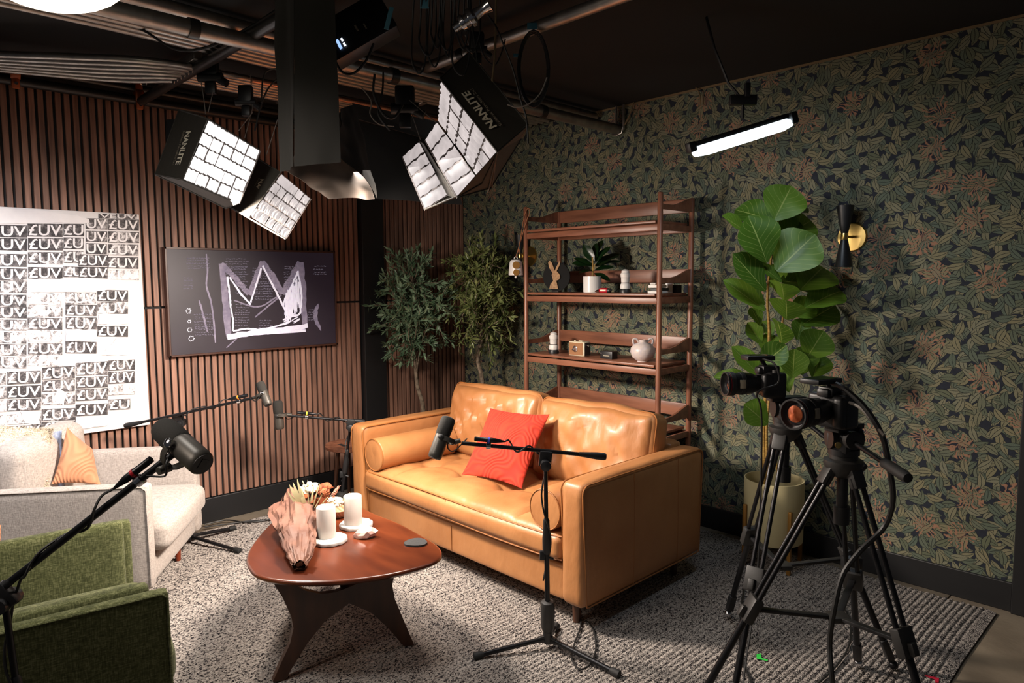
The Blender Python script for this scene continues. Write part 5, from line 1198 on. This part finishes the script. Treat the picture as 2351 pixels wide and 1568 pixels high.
# ================================================================ CAMERAS ON TRIPODS
def tripod(label, apex, feet, panp, panh, spread_z, blacks=.022, wpx=0):
    apex = A(*apex); c0 = A(apex[0], apex[1], 0); t = thing('tripod', label, 'tripod', (apex[0], apex[1], .0145), 'video tripods with cameras')
    part('bowl', M().lathe(apex-A(0,0,.05), (0,0,1), [(.022,0),(.05,.02),(.062,.045),(.062,.06),(.045,.066),(.045,.085),(.03,.09)], 28), K['plastic2'], t)
    part('centre_column', M().cyl(apex-A(0,0,.20), apex-A(0,0,.04), .018).cyl(apex-A(0,0,.21), apex-A(0,0,.15), .026), K['plastic'], t)
    part('fluid_head', M().obox(apex+A(0,0,.075), (panh, np.cross(A(0,0,1), panh), (0,0,1)), (.045,.04,.038), .015).cyl(apex+A(0,0,.085)-CR*.052, apex+A(0,0,.085)+CR*.052, .036).cyl(apex+A(0,0,.03), apex+A(0,0,.05), .05), K['plastic'], t)
    part('tilt_knob', M().cyl(apex+A(0,0,.085)-CF*.05, apex+A(0,0,.085)-CF*.075, .03), K['plastic2'], t)
    part('quick_plate', M().obox(apex+A(0,0,.122), (panh, np.cross(A(0,0,1), panh), (0,0,1)), (.07,.027,.009), .003), K['plastic2'], t)
    p1 = A(*panp); p0 = apex+A(0,0,.09); dd = unit(p1-p0); L = float(np.linalg.norm(p1-p0)); ph = part('pan_handle', M().cyl(p0, p1-dd*.1, .0085), K['blackmetal'], t); part('grip', M().lathe(p1-dd*.13, dd, [(.011,0),(.0165,.01),(.017,.11),(.014,.13),(0,.132)], 16), K['rubber'], ph)
    ms = []
    for k, f_ in enumerate(feet):
        f_ = A(*f_); f_[2] = .034; h = unit(A(f_[0]-apex[0], f_[1]-apex[1], 0)); s = np.cross(A(0,0,1), h); top = apex+h*.052-A(0,0,.04); d = unit(f_-top); L = float(np.linalg.norm(f_-top)); mid = top+d*L*.52
        part('leg_bracket', M().obox(top, (d, s, np.cross(d, s)), (.035,.026,.014), .005), K['plastic2'], t)
        lg = part('leg', M().cyl(top+s*.018, mid+s*.018, .0085).cyl(top-s*.018, mid-s*.018, .0085), K['blackmetal'], t)
        part('lower_tube', M().cyl(mid-d*.04, f_-d*.02, .0125), K['blackmetal'], lg)
        part('lock_clamp', M().obox(mid, (d, s, np.cross(d, s)), (.045,.034,.017), .006).obox(mid+np.cross(d, s)*.022+d*.02, (d, s, np.cross(d, s)), (.02,.012,.012), .005), K['plastic2'], lg)
        part('foot_sleeve', M().obox(f_-d*.075, (d, s, np.cross(d, s)), (.045,.016,.014), .005), K['plastic'], lg)
        part('ball_foot', M().ball(f_, .0185, 16, 10), K['chrome'] if k == 0 else K['blackmetal'], lg); ms.append(mid)
    hubp = A(apex[0], apex[1], float(np.mean([q[2] for q in ms]))-.03); part('spreader_hub', M().obox(hubp, (CR, unit((CF[0],CF[1],0)), Z_), (.035,.03,.010), .005), K['plastic2'], t)
    for q in ms: part('spreader_arm', M().obox((hubp+q)/2, (unit(q-hubp), unit(np.cross(Z_, q-hubp)), np.cross(unit(q-hubp), unit(np.cross(Z_, q-hubp)))), (np.linalg.norm(q-hubp)/2, .012, .006), .002), K['plastic'], t)
    return apex+A(0,0,.131)
def camera_body(label, base, ax, lensL, lensR, w=.07, h=.055, lensz=.05, frontglass=True, roff=0, lab='x'):
    ax = unit(ax); base = A(*base); s = unit(np.cross(A(0,0,1), ax)); u = np.cross(ax, s); s3 = (ax, s, u)
    t = thing('video_camera', label, 'camera', tuple(base), 'cameras with long lenses')
    part('body', M().obox(base+u*h-ax*.02, s3, (.038, w, h), .014, 3).obox(base+u*h+ax*.012+s*w*.72, s3, (.024, .018, h*.92), .012, 3), K['plastic'], t)
    part('viewfinder_hump', M().obox(base+u*(h*2+.008)-ax*.01, s3, (.035,.028,.016), .008, 2).obox(base+u*(h*2+.004)+ax*.024, s3, (.016,.022,.014), .008), K['plastic'], t)
    part('mode_dial', M().cyl(base+u*(h*2-.004)+s*w*.62-ax*.02, base+u*(h*2+.010)+s*w*.62-ax*.02, .014), K['plastic2'], t)
    part('mode_dial', M().cyl(base+u*(h*2-.004)-s*w*.62-ax*.02, base+u*(h*2+.008)-s*w*.62-ax*.02, .012), K['chrome'], t)
    part('screen', M().obox(base+u*h-ax*.0595, s3, (.0015,.04,.028), .001), K['plastic2'], t)
    l0 = base+u*(h+.004)+ax*.016; R = lensR
    ln = part('lens', M().lathe(l0, ax, [(R*.72,0),(R*.78,.01),(R*.80,.03),(R*.95,.045),(R*.97,lensL*.45),(R,lensL*.47),(R,lensL*.74),(R*1.06,lensL*.77),(R*1.06,lensL*.93),(R*1.10,lensL*.95),(R*1.10,lensL),(R*.98,lensL),(R*.92,lensL-.012),(R*.80,lensL-.018)], 36, caps=False), K['plastic'], t)
    for k in range(2): part('grip_ring', M().lathe(l0+ax*lensL*(.50+.28*k), ax, [(R*1.0,0),(R*1.045+.003*k,.002),(R*1.045+.003*k,lensL*.12),(R*1.0,lensL*.13)], 36, caps=False), K['rubber'], ln)
    part('red_ring', M().lathe(l0+ax*lensL*.925, ax, [(R*1.07,0),(R*1.072,.0025)], 36, caps=False), K['red'], ln)
    part('distance_window', M().obox(l0+ax*lensL*.63+unit(-CF-ax*(-CF@ax))*R*.99, (ax, np.cross(ax, unit(-CF-ax*(-CF@ax))), unit(-CF-ax*(-CF@ax))), (.011,.016,.0025), .001), K['logodim'], ln)
    part('front_glass', M().lathe(l0+ax*(lensL-.022), ax, [(R*.86,0),(R*.84,.004),(R*.5,.010),(0,.013)], 32), K['lens'], ln)
    if frontglass: part('glass_coating', M().lathe(l0+ax*(lensL-.020), ax, [(R*.62,.005),(R*.60,.0085),(R*.3,.012),(0,.0135)], 28, caps=False), K['amberlens'], ln)
    return t, s3, l0
K['amberlens'] = pm('amber_lens_coating', srgb(150,70,40), .15, col2=srgb(210,120,80), vs=40, metal=.6)
K['hdscreen'] = pm('monitor_glass', (.02,.025,.03), .08)
apB = at(1803,985,2.75); axB = unit(-CR*1.0-CF*.10+CU*.0); axB[2] = 0
topB = tripod('black tripod standing behind, carrying the camera that looks left', apB, [(3.118,-1.05,0),(3.809,-.976,0),(3.513,-1.761,0)], at(1985,1075,2.45), unit(axB), .4)
t, s3, l0 = camera_body('black camera with long lens pointing left, the farther one before the fig', topB+unit(axB)*.085, axB, .150, .042, w=.062, h=.05, frontglass=False)
bB = topB+unit(axB)*.085
part('accessory_arm', M().cyl(bB+A(0,0,.115), bB+A(0,0,.145)+unit(axB)*.02, .008), K['plastic'], t)
part('transmitter', M().obox(bB+A(0,0,.155)+unit(axB)*.035, s3, (.055,.035,.009), .003), K['plastic'], t); part('transmitter_screen', M().obox(bB+A(0,0,.1645)+unit(axB)*.04, s3, (.042,.028,.0008)), K['hdscreen'], t)
part('video_cable', M().tube([bB+A(0,0,.15)+unit(axB)*.03-CF*.04, bB+A(0,0,.13)-CF*.09-CR*.0, bB+A(0,0,.06)-CF*.10+CR*.01, bB+A(0,0,.02)-CF*.08-CR*.06, bB+A(0,0,-.10)-CF*.05-CR*.03, A(apB[0]-.05, apB[1]-.1, .45), A(apB[0]-.02,apB[1]-.25,.1), A(apB[0]+.05,apB[1]-.4,.02)], .0038, 6, smooth=6), K['cable'], t)
apF = at(1936,1062,2.35); axF = unit(-CR*.86-CF*.50); axF[2] = 0; axF = unit(axF)
topF = tripod('black tripod standing in front at right with long pan handle', apF, [(3.703,-1.06,0),(4.20,-1.70,0),(3.43,-1.93,0)], at(2085,1098,1.98), axF, .4)
t, s3, l0 = camera_body('black camera with amber reflecting lens on the front tripod at right', topF+axF*.085, axF, .165, .045, w=.072, h=.056)
bF = topF+axF*.085
part('accessory_arm', M().cyl(bF+A(0,0,.12), bF+A(0,0,.15)+axF*.01, .008), K['plastic'], t)
part('transmitter', M().obox(bF+A(0,0,.158)+axF*.045, s3, (.06,.035,.008), .003), K['plastic'], t); part('transmitter_screen', M().obox(bF+A(0,0,.1665)+axF*.05, s3, (.048,.030,.0008)), K['hdscreen'], t)
part('strap', M().tube([bF+A(0,0,.10)-axF*.03+s3[1]*-.07, at(1965,930,2.2), at(2000,965,2.15), at(2030,1000,2.1)], .005, 6, smooth=6), K['greycable'], t)
part('video_cable', M().tube([bF+A(0,0,.15)+axF*.0, at(1935,890,2.2), at(1985,935,2.15), at(2025,1000,2.12), at(2043,1080,2.12), at(2050,1150,2.15), at(2030,1210,2.2), at(1975,1265,2.2), at(1935,1320,2.2), at(1915,1400,2.2), at(1905,1480,2.22), at(1912,1580,2.22), oz(1912,1640,.02)], .0085, 8, smooth=6), K['cable'], t)
part('tally_badge', M().lathe(bF+A(0,0,-.05)-CF*.07, -CF, [(.010,0),(.010,.004),(.006,.005)], 16), K['brass'], t)
single('control_box', M().obox(at(1955,1290,2.75), (CR, unit((CF[0],CF[1],0)), Z_), (.035,.02,.022), .004), K['plastic'], 'small control unit with light blue buttons clamped low on the tripods', 'controller')
bx = at(1955,1281,2.73); single('button_panel', M().obox(bx-CR*.012, (CR, CU, CF), (.009,.009,.001), .001).obox(bx+CR*.011, (CR, CU, CF), (.009,.009,.001), .001), K['tapewhite'], 'two pale blue keys on the small tripod controller', 'buttons')
# ================================================================ HANGING LIGHTS
def emis(name, col, s):
    m, t, b = nt(name); L = t.links
    b.inputs['Base Color'].default_value = (.03,.03,.03,1); b.inputs['Specular IOR Level'].default_value = .1; b.inputs['Emission Color'].default_value = c4(col)
    tc = N(t, 'ShaderNodeTexCoord'); no = N(t, 'ShaderNodeTexNoise'); no.inputs['Scale'].default_value = 16; no.inputs['Detail'].default_value = 3
    mp = N(t, 'ShaderNodeMapping'); mp.inputs['Scale'].default_value = (1,1,.35); L.new(tc.outputs['Object'], mp.inputs[0]); L.new(mp.outputs[0], no.inputs['Vector'])
    mr = N(t, 'ShaderNodeMapRange'); mr.inputs['From Min'].default_value = .3; mr.inputs['From Max'].default_value = .7; mr.inputs['To Min'].default_value = s*.72; mr.inputs['To Max'].default_value = s*1.25
    L.new(no.outputs['Fac'], mr.inputs[0]); L.new(mr.outputs[0], b.inputs['Emission Strength']); return m
K['cellbright'] = emis('lit_diffuser_bright', (1,.93,.9), 1.6); K['cellmid'] = emis('lit_diffuser', (1,.88,.86), .64)
K['gridfabric'] = pm('black_grid_fabric', (.09,.075,.07), .9)
def softbox(label, hang, facets, blacks, backs, mat, text=None, group='fabric grid softboxes hanging from the pipes'):
    """facets: list of (4 corners (px,py,D), nu, nv) lit fabric cells; blacks: black nylon quads"""
    c = at(*hang); t = thing('softbox', label, 'studio light', tuple(c), group)
    for q4, nu, nv in facets:
        C = [at(*q) for q in q4]; nrm = unit(np.cross(C[1]-C[0], C[3]-C[0])); nrm = nrm if nrm@(-CF) > 0 else -nrm
        bl = lambda a, b: C[0]*(1-a)*(1-b)+C[1]*a*(1-b)+C[2]*a*b+C[3]*(1-a)*b
        part('grid_backing', M().prism([q-nrm*.006 for q in C], -nrm*.004), K['gridfabric'], t, smooth=False)
        rr = random.Random(int(hang[0])+nu)
        for i in range(nu):
            for j in range(nv):
                e = .02+rr.uniform(0,.02); e2 = .045+rr.uniform(0,.035)
                m = M(); sh1, sh2 = rr.uniform(-.06,.06), rr.uniform(-.06,.06)
                def f_(u, v, i=i, j=j, e=e, e2=e2, sh1=sh1, sh2=sh2):
                    a = (i+e+(1-2*e)*u)/nu; b = (j+e2+(1-2*e2)*v+sh1*(u-.5)+.04*math.sin(u*14+i*3+j)*(abs(v-.5)*2))/nv
                    return bl(min(max(a,.004),.996), min(max(b,.004),.996))+nrm*(.010*math.sin(math.pi*v)*math.sin(math.pi*u)**.5-.002+.003*math.sin(u*17+j*2+i))
                part('grid_cell', M().sheet(f_, 8, 4), mat, t)
    for q4 in blacks:
        C = [at(*q) for q in q4]; nrm = unit(np.cross(C[1]-C[0], C[3]-C[0])); nrm = nrm if nrm@(-CF) > 0 else -nrm
        part('side_panel', M().prism([q+nrm*.0012 for q in C], -nrm*.0025), K['softblack'], t, smooth=False)
        part('edge_piping', M().tube([q+nrm*.002 for q in C]+[C[0]+nrm*.002], .0035, 6), K['softblack'], t)
    if text:
        (ox_, oy_, D_), (tx, ty, D2), hgt, C = text     # baseline start, end; cap height px
        P0, P1 = at(ox_, oy_, D_), at(tx, ty, D2); C = [at(*q) for q in C]; nrm = unit(np.cross(C[1]-C[0], C[3]-C[0])); nrm = nrm if nrm@(-CF) > 0 else -nrm
        def on(px, py): d = ray(px, py); return CP+d*((C[0]-CP)@nrm/(d@nrm))
        P0, P1 = on(ox_, oy_), on(tx, ty); bx_ = unit(P1-P0); up = unit(np.cross(nrm, bx_)); L = float(np.linalg.norm(P1-P0)); hh = hgt
        for s, x0, x1, y0, y1, off, mt_ in (('NANLITE', 0, 1, 0, 1, .03, K['logo']), ('Softbox PavoSlim 2x1', -.03, 1.0, -.62, -.24, .0, K['logodim'])):
            V, F = textmesh(s, off, .0 if off else 0); V[:,0] -= V[:,0].min(); V[:,1] -= V[:,1].min(); V[:,0] /= V[:,0].max(); V[:,1] /= V[:,1].max()
            part('lettering', M().add([P0+bx_*L*(x0+(x1-x0)*a)+up*hh*(y0+(y1-y0)*b)+nrm*.004 for a, b, _ in V], F), mt_, t, smooth=False, label='printed words '+s)
    return t
# left pair
LB = [(478,275,3.42),(597,345,3.30),(548,466,3.26),(421,412,3.38)]; LK = [(412,252,3.56),(478,272,3.42),(421,413,3.38),(357,400,3.50)]
t = softbox('larger left softbox, blown out face, hanging above the chalk picture', (470,262,3.5), [(LB, 5, 5)], [LK, [(421,413,3.38),(548,467,3.26),(520,478,3.42),(357,400,3.50)], [(412,252,3.56),(478,272,3.42),(597,344,3.30),(545,330,3.5)]], None, K['cellbright'], ((429,303,3.4),(404,379,3.4), .038, LK))
part('lamp_housing', M().obox(at(430,330,3.62), (CR, CU, CF), (.10,.12,.03), .01), K['plastic'], t)
LS = [(646,398,3.42),(713,455,3.34),(656,546,3.30),(574,496,3.36)]; LSK = [(588,362,3.55),(645,396,3.42),(572,500,3.36),(521,471,3.48)]
t = softbox('smaller left softbox partly behind the larger one', (590,400,3.55), [(LS, 5, 5)], [LSK, [(572,500,3.36),(656,548,3.30),(640,540,3.42),(521,471,3.48)]], None, K['cellmid'], ((599,412,3.4),(570,466,3.4), .026, LSK))
part('lamp_housing', M().obox(at(575,430,3.60), (CR, CU, CF), (.08,.09,.02), .01), K['plastic'], t)
# right pair
R2_ = [(975,320,3.05),(1003,277,3.10),(1105,420,2.98),(1048,452,2.95)]; R1_ = [(1004,276,3.10),(1010,184,3.00),(1140,348,2.86),(1106,420,2.98)]; RK = [(1010,180,3.0),(1076,120,3.08),(1212,286,2.96),(1141,348,2.86)]
t = softbox('large right softbox with bright grid and big black side panel', (1110,140,3.1), [(R2_, 1, 5), (R1_, 3, 5)], [RK, [(1141,348,2.86),(1212,286,2.96),(1196,318,3.15),(1120,440,3.1)], [(1048,453,2.95),(1106,420,2.98),(1141,348,2.86),(1128,430,3.1)]], None, K['cellmid'], ((1141,291,3.0),(1075,209,3.0), .036, RK))
RS = [(923,358,3.32),(963,323,3.38),(1028,447,3.28),(975,481,3.24)]
t = softbox('smaller right softbox left of the dark divider', (990,330,3.4), [(RS, 1, 5)], [[(963,323,3.385),(975,330,3.30),(1046,452,3.20),(1028,448,3.285)], [(975,482,3.24),(1046,453,3.2),(1040,446,3.4),(960,440,3.45)]], None, K['cellmid'])
part('lamp_housing', M().obox(at(1000,380,3.45), (CR, CU, CF), (.06,.09,.03), .01), K['plastic'], t)
# clamps and hangers for the softboxes
def hanger(label, pts, px, D, s=1.0):
    c = at(*px, D); t = thing('light_clamp', label, 'clamp', tuple(c-A(0,0,.05*s)), 'clamps holding the softboxes')
    part('jaw', M().obox(c+A(0,0,.03*s), (CR, CF, Z_), (.028*s,.02,.035*s), .01).cyl(c+CR*-.04*s, c+CR*.04*s, .016*s), K['plastic'], t)
    part('knob', M().cyl(c+CR*.03*s-A(0,0,.01), c+CR*.055*s-A(0,0,.03), .013*s).obox(c-A(0,0,.035*s), (CR, CF, Z_), (.018*s,.015,.02*s), .008), K['plastic'], t)
    for p in pts: part('wire', M().tube([at(*q) for q in p], .0022, 5), K['greycable'], t)
hanger('black clamp above the larger left softbox', [[(462,150,3.5),(458,165,3.5),(468,225,3.48),(472,262,3.46)], [(495,185,3.5),(478,258,3.48)]], (483,178), 3.5, 1.5)
hanger('black clamp above the smaller left softbox', [[(575,170,3.6),(578,215,3.6),(580,250,3.58),(562,316,3.5)], [(580,258,3.55),(548,300,3.5)], [(637,275,3.5),(612,355,3.5)]], (565,235), 3.6, 1.3)
hanger('black clamp with thin rods behind the right softboxes', [[(940,230,3.2),(1003,283,3.1)], [(940,245,3.3),(965,320,3.3)]], (930,250), 3.25, 1.6)
hanger('black clamp at the top of the large right softbox', [[(1068,80,3.0),(1082,118,3.0)], ], (1095,115), 3.2, 1.2)
single('hanging_wire', M().tube([at(1130,186,2.88), at(1137,110,2.88), at(1139,-20,2.88)], .0045, 6, smooth=4), K['stud'], 'pale straight wire hanging down to the large right softbox', 'wire')
# skirted overhead lamp
K['duvetyne'] = pm('black_skirt_cloth', (.022,.020,.017), .9, spec=.2); K['lining'] = pm('pale_skirt_lining', srgb(160,145,134), .9, col2=srgb(144,130,120), vs=10)
sk = thing('skirted_light', 'overhead lamp box hidden by long black cloth skirt with pale lining', 'studio light', (2.1, -2.3, 2.05))
def cloth(tl, tr, br, bl_, wav=.006, fr=2, amp2=.0, th=.002, nu=24, nv=24, seed=0):
    C = [at(*q) for q in (tl, tr, br, bl_)]; nrm = unit(np.cross(C[1]-C[0], C[3]-C[0])); nrm = nrm if nrm@(-CF) > 0 else -nrm
    def f_(u, v):
        p = C[0]*(1-u)*(1-v)+C[1]*u*(1-v)+C[2]*u*v+C[3]*(1-u)*v
        return p+nrm*(wav*math.sin(u*6.28*fr+seed+v*1.5)*(.3+.7*v)+wav*1.2*mn.noise(Vector((u*3+seed, v*4, 1))))+A(0,0,amp2*math.sin(u*math.pi)*v)
    return M().sheet(f_, nu, nv, thick=th)
part('skirt_front', cloth((676,-60,2.62),(766,-60,2.60),(782,372,2.58),(677,383,2.60), .004, .5), K['duvetyne'], sk)
part('skirt_side', cloth((630,-60,2.74),(676,-60,2.62),(677,383,2.60),(646,396,2.72), .007, .8, seed=1), K['duvetyne'], sk)
part('skirt_far', cloth((780,250,2.78),(812,240,2.95),(866,455,3.0),(775,340,2.7), .012, 1, seed=2), K['duvetyne'], sk)
part('lining', cloth((646,386,2.74),(790,250,2.92),(862,456,2.96),(760,455,2.86), .016, 1.2, seed=3, amp2=-.0), K['lining'], sk, label='pale grey inner lining of the skirt hanging in a curve')
part('skirt_rear', cloth((800,272,3.62),(1020,330,3.80),(1062,470,3.82),(862,456,3.66), .006, 1, seed=4), K['felt'], sk)
hq = at(706,60,2.95); part('lamp_head', M().obox(hq, (CR, CF, Z_), (.09,.09,.05), .01), K['plastic'], sk)
part('yoke', M().cyl(hq, (hq[0],hq[1],2.785), .012), K['darksteel'], sk)
# tube light
ta_, tb_ = at(1590,352,3.02), at(1815,282,3.18); d = unit(tb_-ta_); L = float(np.linalg.norm(tb_-ta_))
tl = thing('tube_light', 'glowing cool white LED tube light hanging before the wallpaper', 'studio light', tuple((ta_+tb_)/2), None)
K['tubeglow'] = pm('lit_tube', (.8,.9,1), .4, emis=(.80,.93,1), es=6)
part('tube', M().lathe(ta_, d, [(.006,0),(.019,.012),(.026,.08),(.026,L-.05),(.017,L)], 18), K['tubeglow'], tl)
up = unit(A(0,0,1)-d*d[2]); part('housing', M().obox((ta_+tb_)/2+up*.034, (d, np.cross(up, d), up), (L/2-.02,.024,.011), .004), K['plastic'], tl)
part('end_cap', M().obox(tb_+up*.018+d*.01, (d, np.cross(up, d), up), (.018,.026,.026), .006), K['plastic'], tl); part('end_cap', M().obox(ta_+up*.026, (d, np.cross(up, d), up), (.018,.02,.022), .006), K['plastic'], tl)
mt = at(1705,262,3.1); part('bracket', M().cyl(mt-A(0,0,.02), mt+A(0,0,.04), .006).obox(mt+A(0,0,.06), (CR, CF, Z_), (.06,.015,.022), .006).obox(mt+A(.02,0,.10), (CR, CF, Z_), (.012,.012,.03), .004), K['plastic'], tl)
part('suspension_arm', M().tube([mt+A(0,0,.06), at(1672,190,3.1), at(1640,110,3.1), oz(1622,40,2.785)], .006, 8), K['plastic'], tl)
# big warm lantern above left
K['lantern'] = pm('lit_lantern_fabric', (.9,.85,.7), .8, emis=(1,.93,.74), es=2.4)
lc = at(105,-108,1.95); t = thing('lantern_light', 'round glowing fabric lantern just dipping into the top left corner', 'studio light', tuple(lc-A(0,0,.2)))
part('globe', M().ball(lc, .20, 32, 18, (1.1,1.1,.72)), K['lantern'], t); part('hanging_cord', M().cyl(lc+A(0,0,.14), (lc[0],lc[1],2.788), .006), K['cable'], t)
# ---------------------------------------------------------------- overhead cable nest and gear
t = thing('dimmer_pack', 'dark control box with small blue and white displays above the skirt', 'controller', tuple(at(800,95,2.9)-A(0,0,.05)))
d1, d2 = unit(CR*.86+CU*.5), unit(-CR*.5+CU*.86); q = at(822,72,2.9)
part('case', M().obox(q, (d1, d2, CF), (.15,.085,.05), .008), K['plastic'], t)
for k, (px, py, w_, h_, mm) in enumerate(((776,97,.006,.012,'scr'),(781,107,.006,.010,'scr'),(785,91,.0045,.007,'scrw'),(791,102,.0045,.007,'scrw'),(818,64,.004,.013,'logodim'),(838,60,.003,.012,'logodim'))):
    part('display' if k < 4 else 'print', M().obox(at(px,py,2.842), (d1, -d2, CF), (w_,h_,.001)), K[mm], t)
t = thing('chrome_connector', 'chrome and clear ribbed fitting tied to the cross pipe beside the cables', 'fitting', tuple(at(1075,45,2.7)))
a_, b_ = at(1042,68,2.72), at(1128,8,2.68); dd = unit(b_-a_); part('barrel', M().lathe(a_, dd, [(.0,0),(.018,.002),(.02,.03),(.032,.035),(.034,.05),(.026,.055),(.026,.07),(.036,.075),(.036,.09),(.022,.10),(.018,.135),(.024,.15),(.028,.165),(.02,.168)], 22), K['chrome'], t)
for k, (px, py, w_, h_, lab) in enumerate(((893,42,.009,.045,'strip of blue tape on the cable bundle above skirt'), (975,8,.018,.020,'blue tape tab at the top edge over the cables'), (1222,60,.022,.014,'blue tape on cross pipe above cable coil'), (1185,127,.012,.008,'small blue tape round the coil end'))):
    q = at(px, py, 2.75-.02*k if k < 2 else float((oz(1222,62,2.7)-CP)@CF)-(.034 if k == 2 else .006)); d_ = unit(CR*.25+CU) if k == 0 else CR
    single('tape', M().obox(q, (unit(np.cross(d_, CF)), d_, CF) if k == 0 else (CR, CU, CF), (w_,h_,.002), .001), K['cyan'], lab, 'tape')
rc_ = random.Random(21)
for k in range(9):
    x = 955+k*14+rc_.uniform(-6,6); y0 = -20; yb = 150+rc_.uniform(-40,45); w_ = rc_.uniform(12,34)
    pts = [at(x, y0, 2.72), at(x-4, 60, 2.74), at(x-w_*.2, yb-30, 2.72), at(x+w_*.5, yb, 2.7), at(x+w_, yb-35, 2.72), at(x+w_*1.1, 40, 2.74), at(x+w_, y0, 2.72)]
    single('cable_loop', M().tube(pts, .0038, 6, smooth=6), K['cable'], ('leftmost', 'second', 'third', 'fourth', 'middle', 'sixth', 'seventh', 'eighth', 'rightmost')[k]+' of the black cable loops hanging in the overhead bundle', 'cable', group='cable loops hanging in the overhead bundle')
for k in range(3):
    q = at(1225, 158, float((oz(1222,62,2.7)-CP)@CF)-.03+.01*k); rr = []
    for i in range(25): a = 2*math.pi*i/24; rr.append(q+CR*math.cos(a)*(.068-.004*k)+CU*math.sin(a)*(.162-.006*k)+CF*.01*math.sin(3*a))
    single('cable_coil', M().tube(rr, .0042, 6), K['cable'], ('outer', 'middle', 'inner')[k]+' turn of the black cable coil right of the large softbox', 'cable', group='turns of the black cable coil')
WIRES = [([(1120,35),(1138,60),(1155,100),(1178,160),(1196,230),(1208,270),(1213,330)], 2.8, .004, 'cable', 'black cable running down past the large right softbox'),
  ([(1256,178),(1240,215),(1212,240),(1185,246),(1165,240)], 2.75, .003, 'greycable', 'grey cable curving under the coil'),
  ([(765,130),(785,165),(812,168),(840,140),(858,100)], 2.75, .005, 'cable', 'black cable looping under the control box'),
  ([(205,0),(250,40),(330,70),(400,112),(470,110),(560,70),(640,20)], 3.0, .006, 'cable', 'thick black cable sagging across the conduits at top left'),
  ([(1078,-20),(1085,60),(1090,100),(1096,140)], 2.85, .004, 'cable', 'black cable at the back of large softbox'),
  ([(830,200),(852,232),(850,262),(870,285),(905,290)], 3.3, .003, 'greycable', 'thin grey wire in the tangle behind the black skirt'),
  ([(600,235),(604,180),(620,160),(655,158)], 3.3, .004, 'cable', 'black cable looping beside the hanging cloth'),
  ([(585,300),(600,240),(618,200),(650,170)], 3.35, .004, 'cable', 'black cable slanting up beside the hanging cloth'),
  ([(860,170),(858,215),(880,262),(905,270),(925,240)], 3.2, .006, 'cable', 'black cable tangle under the thick steel pipe'),
  ([(880,165),(878,210),(868,260),(895,300)], 3.25, .005, 'cable', 'second black cable tangle under the thick steel pipe'),
  ([(1100,95),(1112,130),(1135,150),(1150,125),(1160,90)], 2.9, .003, 'cable', 'thin black cable beside the pale hanging wire')]
for pts, D_, r_, mm, lab in WIRES: single('cable', M().tube([at(x, y, D_) for x, y in pts], r_, 6, smooth=6), K[mm], lab, 'cable')
t = thing('reflector_panel', 'dark metal panel under the conduits behind the black skirt', 'panel', tuple(at(880,270,3.5)))
part('sheet', M().prism([at(808,236,3.35), at(1005,280,3.6), at(1000,325,3.62), at(818,272,3.37)], CF*.01), K['darksteel'], t, smooth=False)
# floor cables
for pts, r_, lab in (([(470,1204),(520,1194),(560,1199),(600,1196),(640,1188)], .0045, 'black cable lying along the slatted wall baseboard'), ([(470,1210),(530,1202),(575,1196),(640,1192)], .0045, 'second black cable crossing at the slatted wall baseboard'),
                     ([(1285,1372),(1320,1392),(1334,1430),(1318,1480),(1312,1510),(1330,1536),(1355,1525),(1368,1490),(1362,1445),(1345,1425)], .004, 'black cable looping on the rug at the centre mic stand'),
                     ([(1729,1275),(1712,1330),(1702,1400),(1700,1500),(1722,1560),(1740,1610)], .005, 'black cable trailing down the rear tripod leg onto the rug'),
                     ([(1928,1380),(1950,1420),(1952,1470),(1935,1510),(1910,1540),(1880,1568),(1850,1600)], .004, 'thin black cable wandering over the rug under the tripods')):
    single('cable', M().tube([oz(x, y, .018+.004) for x, y in pts], r_, 6, smooth=6), K['cable'], lab, 'cable')
